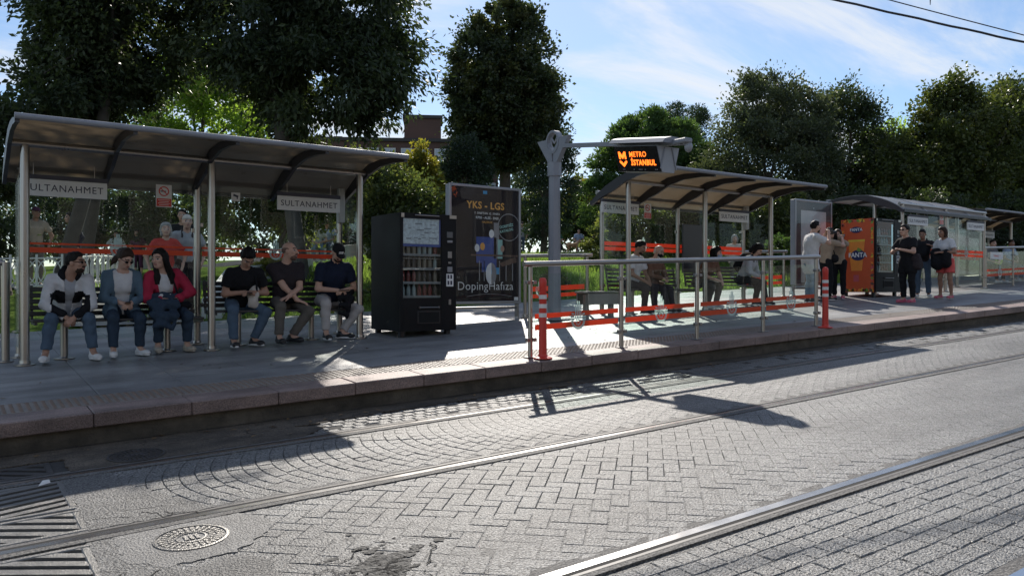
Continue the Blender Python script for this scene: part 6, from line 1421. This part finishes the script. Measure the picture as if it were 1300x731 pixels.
tree('bright green stone pine with cloud shaped clumps behind the lit display', (32.17, 33.57), [((31.38, 34.13, 8.44), (1.2, 1.2, 1.36)), ((32.54, 33.31, 9.57), (1.81, 1.81, 1.58)), ((34.51, 31.91, 9.23), (1.51, 1.51, 1.69)), ((33.85, 33.6, 10.73), (1.66, 1.66, 1.22)), ((30.12, 33.8, 6.41), (1.22, 1.22, 1.44)), ((34.38, 32.0, 6.97), (1.81, 1.81, 1.47)), ((35.03, 31.54, 8.21), (1.24, 1.24, 1.36))], 64000, 0.2, 0.065, 'pine', clump=.5, tr=.25, seed=9, shell=.85, droop=-.3)
tree('dark pine top rising behind the bright stone pine', (41.86, 38.95), [((41.74, 39.03, 13.05), (2.34, 2.34, 1.21)), ((42.64, 38.4, 11.29), (1.51, 1.51, 2.2))], 16000, 0.2, 0.045, 'conifer', clump=.6, tr=.25, seed=10, shell=.8, droop=-.3)
tree('pale olive toned tree with upright twigs behind the second shelter', (30.22, 22.69), [((30.25, 22.67, 7.05), (2.62, 2.62, 2.74)), ((30.19, 22.71, 9.54), (1.56, 1.56, 1.52)), ((31.88, 21.51, 6.61), (1.15, 1.15, 2.65)), ((28.71, 23.76, 5.63), (1.33, 1.33, 2.03)), ((29.79, 22.99, 10.64), (0.52, 0.52, 0.67)), ((31.95, 22.68, 9.2), (1.64, 1.64, 1.54))], 66000, 0.14, 0.062, 'olive', clump=.5, tr=.2, seed=11, shell=.7, spray=.3, droop=-.2)
tree('darker tree with ragged twigs right of the olive toned tree', (35.86, 22.36), [((35.94, 22.3, 7.63), (1.82, 1.82, 3.1)), ((35.66, 22.5, 10.35), (1.05, 1.05, 1.23)), ((36.96, 21.58, 6.73), (1.15, 1.15, 2.59)), ((35.82, 23.61, 7.16), (1.38, 1.38, 2.95)), ((38.63, 21.62, 6.27), (1.28, 1.28, 2.06))], 44000, 0.15, 0.065, 'dark', clump=.5, tr=.2, seed=12, spray=.35, droop=-.1)
tree('tall dappled tree with yellowing leaves above the pale shelter roof', (37.0, 17.87), [((36.13, 18.49, 6.87), (1.94, 1.94, 2.21)), ((37.57, 17.46, 7.83), (2.3, 2.3, 2.63)), ((36.85, 17.97, 10.16), (0.7, 0.7, 0.9)), ((40.17, 16.84, 8.23), (1.91, 1.91, 2.76)), ((34.57, 18.37, 5.61), (1.38, 1.38, 1.72))], 66000, 0.17, 0.085, 'mixed', clump=.55, tr=.2, seed=13, spray=.4)
tree('dark tree at the right edge of the photo', (43.99, 17.81), [((44.31, 17.58, 7.94), (2.75, 2.75, 3.73)), ((42.73, 17.47, 9.82), (1.67, 1.67, 1.84))], 34000, 0.17, 0.08, 'dark', clump=.6, tr=.2, seed=14, spray=.3)
tree('thin pale tree far behind between the dappled tree and its neighbour', (57.72, 32.59), [((57.7, 32.6, 11.69), (1.92, 1.92, 2.65))], 7000, 0.22, 0.09, 'light', clump=.7, tr=.16, seed=15)
tree('yellow green shrub rising in front of the brick building', (12.61, 22.94), [((12.62, 22.93, 4.78), (0.7, 0.7, 1.21)), ((12.62, 22.93, 5.7), (0.45, 0.45, 0.6))], 9000, 0.11, 0.05, 'yellow', name='shrub', cat='shrub', clump=.3, tr=.06, seed=20, limbs=3)
tree('leafy pale shrub just behind the black vending machine', (9.18, 18.01), [((9.18, 18.01, 3.46), (0.88, 0.88, 1.13)), ((9.91, 18.11, 3.11), (1.01, 1.01, 0.86)), ((9.14, 19.27, 4.43), (0.62, 0.62, 0.83))], 26000, 0.11, 0.05, 'hedge', name='shrub', cat='shrub', clump=.32, tr=.06, seed=21, spray=.3, limbs=4)
tree('shrub seen through the right half of the left shelter', (7.11, 21.94), [((6.58, 22.31, 4.08), (0.97, 0.97, 1.03)), ((8.26, 21.73, 4.3), (1.44, 1.44, 0.99)), ((7.52, 22.87, 5.04), (1.02, 1.02, 0.79))], 26000, 0.12, 0.055, 'hedge', name='shrub', cat='shrub', clump=.36, tr=.06, seed=22, spray=.3, limbs=4)
tree('orange tinted shrub right of the lamp post', (33.79, 39.78), [((33.81, 39.77, 6.52), (1.2, 1.2, 1.53)), ((33.75, 39.81, 7.79), (0.77, 0.77, 0.87))], 9000, 0.2, 0.09, 'yellow', name='shrub', cat='shrub', clump=.35, tr=.06, seed=23, limbs=3)
tree('green shrub below the orange tinted one', (32.97, 37.91), [((32.61, 38.17, 5.49), (1.42, 1.42, 1.23)), ((34.07, 37.13, 5.52), (1.11, 1.11, 1.55))], 10000, 0.2, 0.09, 'hedge', name='shrub', cat='shrub', clump=.35, tr=.05, seed=24, limbs=3)
tree('shrub with thin stems behind the dark poster', (31.04, 41.73), [((31.37, 41.5, 6.21), (1.63, 1.63, 1.23)), ((31.37, 41.5, 7.03), (1.02, 1.02, 0.77))], 8000, 0.2, 0.08, 'hedge', name='shrub', cat='shrub', clump=.35, tr=.05, seed=25, limbs=3)
tree('wide leafy shrub seen through the second shelter', (21.7, 21.38), [((21.16, 21.76, 3.79), (1.25, 1.25, 1.25)), ((22.98, 21.09, 3.97), (1.12, 1.12, 1.27))], 22000, 0.13, 0.06, 'hedge', name='shrub', cat='shrub', clump=.4, tr=.05, seed=26, limbs=4)
tree('leafy shrub behind the right half of the second shelter', (25.28, 20.06), [((25.34, 20.02, 4.24), (1.6, 1.6, 1.37)), ((24.69, 18.03, 4.36), (0.85, 0.85, 0.85))], 20000, 0.13, 0.06, 'hedge', name='shrub', cat='shrub', clump=.4, tr=.05, seed=27, limbs=4)
tree('small round clipped bush beside the grey advertising panel', (21.33, 15.51), [((21.34, 15.5, 2.69), (0.43, 0.43, 0.55))], 5000, 0.08, 0.04, 'pine', name='shrub', cat='shrub', clump=.2, tr=.04, seed=28, limbs=2, shell=.9)
tree('dense shrub filling the gap behind the orange vending machine', (28.88, 17.51), [((29.0, 17.42, 4.09), (1.37, 1.37, 1.37)), ((29.51, 15.83, 4.01), (1.33, 1.33, 1.33))], 20000, 0.13, 0.06, 'dark', name='shrub', cat='shrub', clump=.4, tr=.05, seed=29, limbs=4)
tree('dense shrub behind the pale roofed shelter', (33.4, 15.52), [((33.14, 15.7, 3.93), (1.26, 1.26, 1.34)), ((34.81, 14.52, 3.93), (1.41, 1.41, 1.49))], 22000, 0.13, 0.06, 'dark', name='shrub', cat='shrub', clump=.4, tr=.05, seed=30, limbs=4)
tree('low flowering shrub at the edge of the lawn behind the balding man', (6.87, 20.27), [((6.93, 20.23, 2.09), (0.47, 0.47, 0.26))], 3500, 0.07, 0.04, 'yellow', name='shrub', cat='shrub', clump=.14, tr=.03, seed=31, limbs=2)
tree('dark shrub row seen through the left half of the left shelter', (4.89, 33.33), [((3.45, 34.35, 4.08), (1.47, 1.47, 1.4)), ((5.67, 34.0, 4.09), (1.37, 1.37, 1.37)), ((7.17, 31.71, 4.16), (1.33, 1.33, 1.47))], 26000, 0.14, 0.06, 'dark', name='shrub', cat='shrub', clump=.45, tr=.05, seed=32, limbs=4)
tree('thin young plant at the right end of the lawn by the second shelter', (17.91, 20.39), [((17.93, 20.38, 3.0), (0.37, 0.37, 0.69))], 2200, 0.1, 0.045, 'hedge', name='shrub', cat='shrub', clump=.2, tr=.03, seed=33, limbs=2)
FAR = [((-1.9, 89.68, 8.36), (3.89, 3.89, 4.21)), ((1.4, 87.34, 8.6), (3.64, 3.64, 4.46)), ((5.1, 84.7, 7.83), (3.94, 3.94, 3.68)), ((7.62, 70.65, 7.76), (3.64, 3.64, 3.96)), ((11.32, 72.92, 6.56), (3.62, 3.62, 2.63)), ((13.22, 66.67, 6.81), (3.28, 3.28, 3.01)), ((18.72, 75.03, 7.3), (3.77, 3.77, 3.15)), ((20.46, 66.43, 6.56), (3.7, 3.7, 2.63)), ((22.47, 60.09, 7.12), (3.67, 3.67, 3.32)), ((25.75, 57.76, 7.45), (3.67, 3.67, 3.65)), ((33.25, 64.7, 7.72), (3.66, 3.66, 3.57)), ((31.88, 53.41, 7.88), (3.71, 3.71, 4.08)), ((41.06, 59.15, 8.53), (4.09, 4.09, 4.39)), ((38.16, 48.95, 7.82), (3.36, 3.36, 4.02)), ((43.39, 50.13, 6.6), (3.41, 3.41, 2.66)), ((46.91, 47.63, 7.05), (3.88, 3.88, 3.11)), ((50.69, 44.94, 6.82), (3.94, 3.94, 2.89)), ((59.34, 46.16, 8.0), (4.05, 4.05, 3.85)), ((57.07, 40.41, 7.37), (3.26, 3.26, 3.44)), ((55.78, 36.42, 7.7), (3.1, 3.1, 3.9)), ((61.96, 36.94, 7.28), (3.35, 3.35, 3.34)), ((70.86, 37.97, 7.37), (3.72, 3.72, 3.22)), ((67.82, 32.77, 6.53), (3.44, 3.44, 2.59)), ((77.21, 33.46, 7.75), (3.66, 3.66, 3.61)), ((80.75, 30.94, 8.11), (3.84, 3.84, 3.96)), ((72.71, 24.39, 7.09), (3.63, 3.63, 3.29)), ((76.04, 22.02, 7.24), (3.72, 3.72, 3.44)), ((91.47, 23.32, 6.98), (3.54, 3.54, 2.83))]
V, T = leaves(np.random.default_rng(77), FAR, 60000, .34, .16, 1.0)
tag(link('far_wood', fast_mesh('far_wood', V, np.arange(len(V)).reshape(-1, 4), LF['dark'], T, smooth=False)), 'dark mass of far trees closing the view across the park', 'wood', kind='stuff')
# leaf litter specks on the lawn and yellow leaves on bushes come from the materials; low planting along the lawn edge
for k, (x, y) in enumerate(((6.7, 15.2), (7.6, 15.4), (10.3, 15.6), (12.3, 15.5))):
    tree(('small leafy plant at the left end of the lawn', 'small leafy plant behind the black vending machine', 'small leafy plant on the lawn behind the lamp post', 'small leafy plant on the lawn left of the second shelter')[k], (x, y), [((x, y, gz(x, y) + .22), (.3, .3, .25))], 900, .10, .045, 'hedge', name='plant', cat='plant', clump=.14, trunk=False, seed=50 + k, group='small plants on the lawn')
# ------------------------------------------------------------------ buildings, fence and walls in the park
BRICK = mat('dark_brick', (.10, .055, .045), .85, 0, .18, .6); ROOFD = mat('dark_flat_roof', (.05, .045, .045), .8); CREAMW = mat('cream_wall', (.42, .37, .31), .8, 0, .08, .5)
WINP = mat('pale_window', (.38, .42, .48), .25); WINF = mat('window_frame_white', (.55, .55, .53), .5)
def building(label, c, ang, w, d, h, wall, rows, wm=WINP, roofm=ROOFD, extra=None):
    t = thing('building', label, 'building', c, ang)
    MB().box((0, d / 2, h / 2 - 2), (w, d, h + 4)).build('wall', wall, t)
    MB().box((0, d / 2, h + .16), (w + .5, d + .5, .3)).build('roof', roofm, t)
    for (z0, z1, n, ww) in rows:
        for i in range(n):
            x = -w / 2 + (i + .5) * w / n; f = MB().box((x, -.03, (z0 + z1) / 2), (ww, .14, z1 - z0)).build('window', WINF, t)
            MB().box((x, -.11, (z0 + z1) / 2), (ww - .18, .03, z1 - z0 - .18)).build('pane', wm, f)
            MB().box((x, -.14, (z0 + z1) / 2), (.07, .03, z1 - z0 - .18)).build('mullion', WINF, f)
    return t
# depth axis along the view so that its long front faces the tram stop
b = building('dark brick building with a row of pale windows behind the shrubs', (33.6, 66.7, 3.5), R(-30), 20, 10, 11.6, BRICK, ((9.5, 11.0, 13, 1.05), (6.3, 7.9, 13, 1.05)))
MB().box((3.0, 2.0, 12.2), (3.4, 3.4, 3.4)).build('stair_tower', BRICK, b); MB().box((3.0, 2.0, 14.0), (3.7, 3.7, .3)).build('tower_roof', ROOFD, b)
for i in range(4):
    MB().box((-8 + i * 3.2, 1.0, 11.9), (.8, .5, .5)).build('roof_unit', ROOFD, b)
building('cream walled kiosk with a small dark window seen through the left shelter', (7.7, 40, gz(7.7, 40) - .1), R(-2), 1.5, 2.4, 2.9, CREAMW, ((1.5, 2.1, 1, .5),), wm=mat('dark_pane', (.05, .05, .05), .2))
# low white iron fence of linked rings
FENCEM = mat('white_fence_paint', (.62, .62, .58), .5, 0, .1, 8)
def ring_fence(label, pa, pb, n):
    pa, pb = Vector(pa), Vector(pb); t = thing('iron_fence', label, 'fence', (pa.x, pa.y, gz(pa.x, pa.y)), group='white iron fences'); L = (pb - pa).length; d = (pb - pa).normalized(); z0 = gz(pa.x, pa.y)
    at = lambda s, h: Vector((d.x * s, d.y * s, gz(pa.x + d.x * s, pa.y + d.y * s) - z0 + h))
    for h in (.10, .66): MB().tube([at(L * i / 8, h) for i in range(9)], .016, 6).build('rail', FENCEM, t)
    w = L / n
    for i in range(n + 1):
        MB().tube([at(w * i, -.05), at(w * i, .74)], .022, 6).build('post', FENCEM, t)
    for i in range(n):
        c = w * (i + .5); MB().tube([at(c + .46 * w * math.cos(2 * PI * k / 16), .38 + .26 * math.sin(2 * PI * k / 16)) for k in range(17)], .012, 5, caps=False).build('ring', FENCEM, t)
        for q in (-1, 1): MB().tube([at(c + q * w * .5 - q * w * .34 * math.sin(PI * k / 8), .12 + .52 * k / 8) for k in range(9)], .010, 5).build('scroll', FENCEM, t)
ring_fence('white iron ring fence across the sunlit path at the left', (.2, 18.7), (2.0, 18.7), 4)
ring_fence('white iron ring fence running away from the shelter beside the tree trunks', (2.15, 18.2), (4.2, 23.5), 12)
# low pale wall edging the path behind the third seated person
WALLM = mat('pale_wall_stone', (.50, .49, .46), .7, 0, .1, 3, bump=.2, bs=60)
def wall(label, pts, h, th):
    t = thing('low_wall', label, 'wall', (pts[0][0], pts[0][1], gz(*pts[0]))); z0 = gz(*pts[0])
    for i, (a, b) in enumerate(zip(pts[:-1], pts[1:])):
        a, b = Vector(a), Vector(b); n = max(1, int((b - a).length / .9)); d = (b - a).normalized(); nr = Vector((-d.y, d.x)) * th / 2
        for k in range(n):
            p = a.lerp(b, k / n) + d * .004; q = a.lerp(b, (k + 1) / n) - d * .004; mb = MB(); vs = []
            for v in (p, q):
                zz = gz(v.x, v.y) - z0
                for s in (-1, 1):
                    for hh in (-.1, h): vs.append((v.x + s * nr.x - pts[0][0], v.y + s * nr.y - pts[0][1], zz + hh))
            mb.add(vs, [(0, 1, 3, 2), (4, 6, 7, 5), (0, 4, 5, 1), (2, 3, 7, 6), (1, 5, 7, 3), (0, 2, 6, 4)]); mb.build('stone_block', WALLM, t)
wall('low pale stone wall curving along the path behind the shelter', [(3.9, 14.7), (4.6, 16.5), (5.4, 18.6), (6.4, 20.2), (8.2, 21.2)], .34, .34)
wall('low pale wall along the top of the lawn behind the left shelter', [(8.5, 25.0), (14, 25.2)], .45, .4)

# unseen stone fronts across the street, added for glass reflections and bounced light
STONEF = mat('street_front_stone', (.26, .235, .20), .85, 0, .12, .7, bump=.3, bs=12); DPANE = mat('street_front_pane', (.04, .045, .05), .15)
for k, (x, w, h) in enumerate(((-14, 15.6, 8), (2, 15.8, 9.6), (18, 15.6, 8.4), (34, 15.8, 9))):
    building(('low unseen stone house front left across the street', 'tall unseen stone house front straight across the street', 'lower unseen stone house front across the street to the right', 'unseen stone house front far right across the street')[k], (x, -14, -.6), PI, w, 8, h, STONEF, ((1.2, 3.2, 5, 1.7), (4.6, 6.4, 6, 1.1)), wm=DPANE)
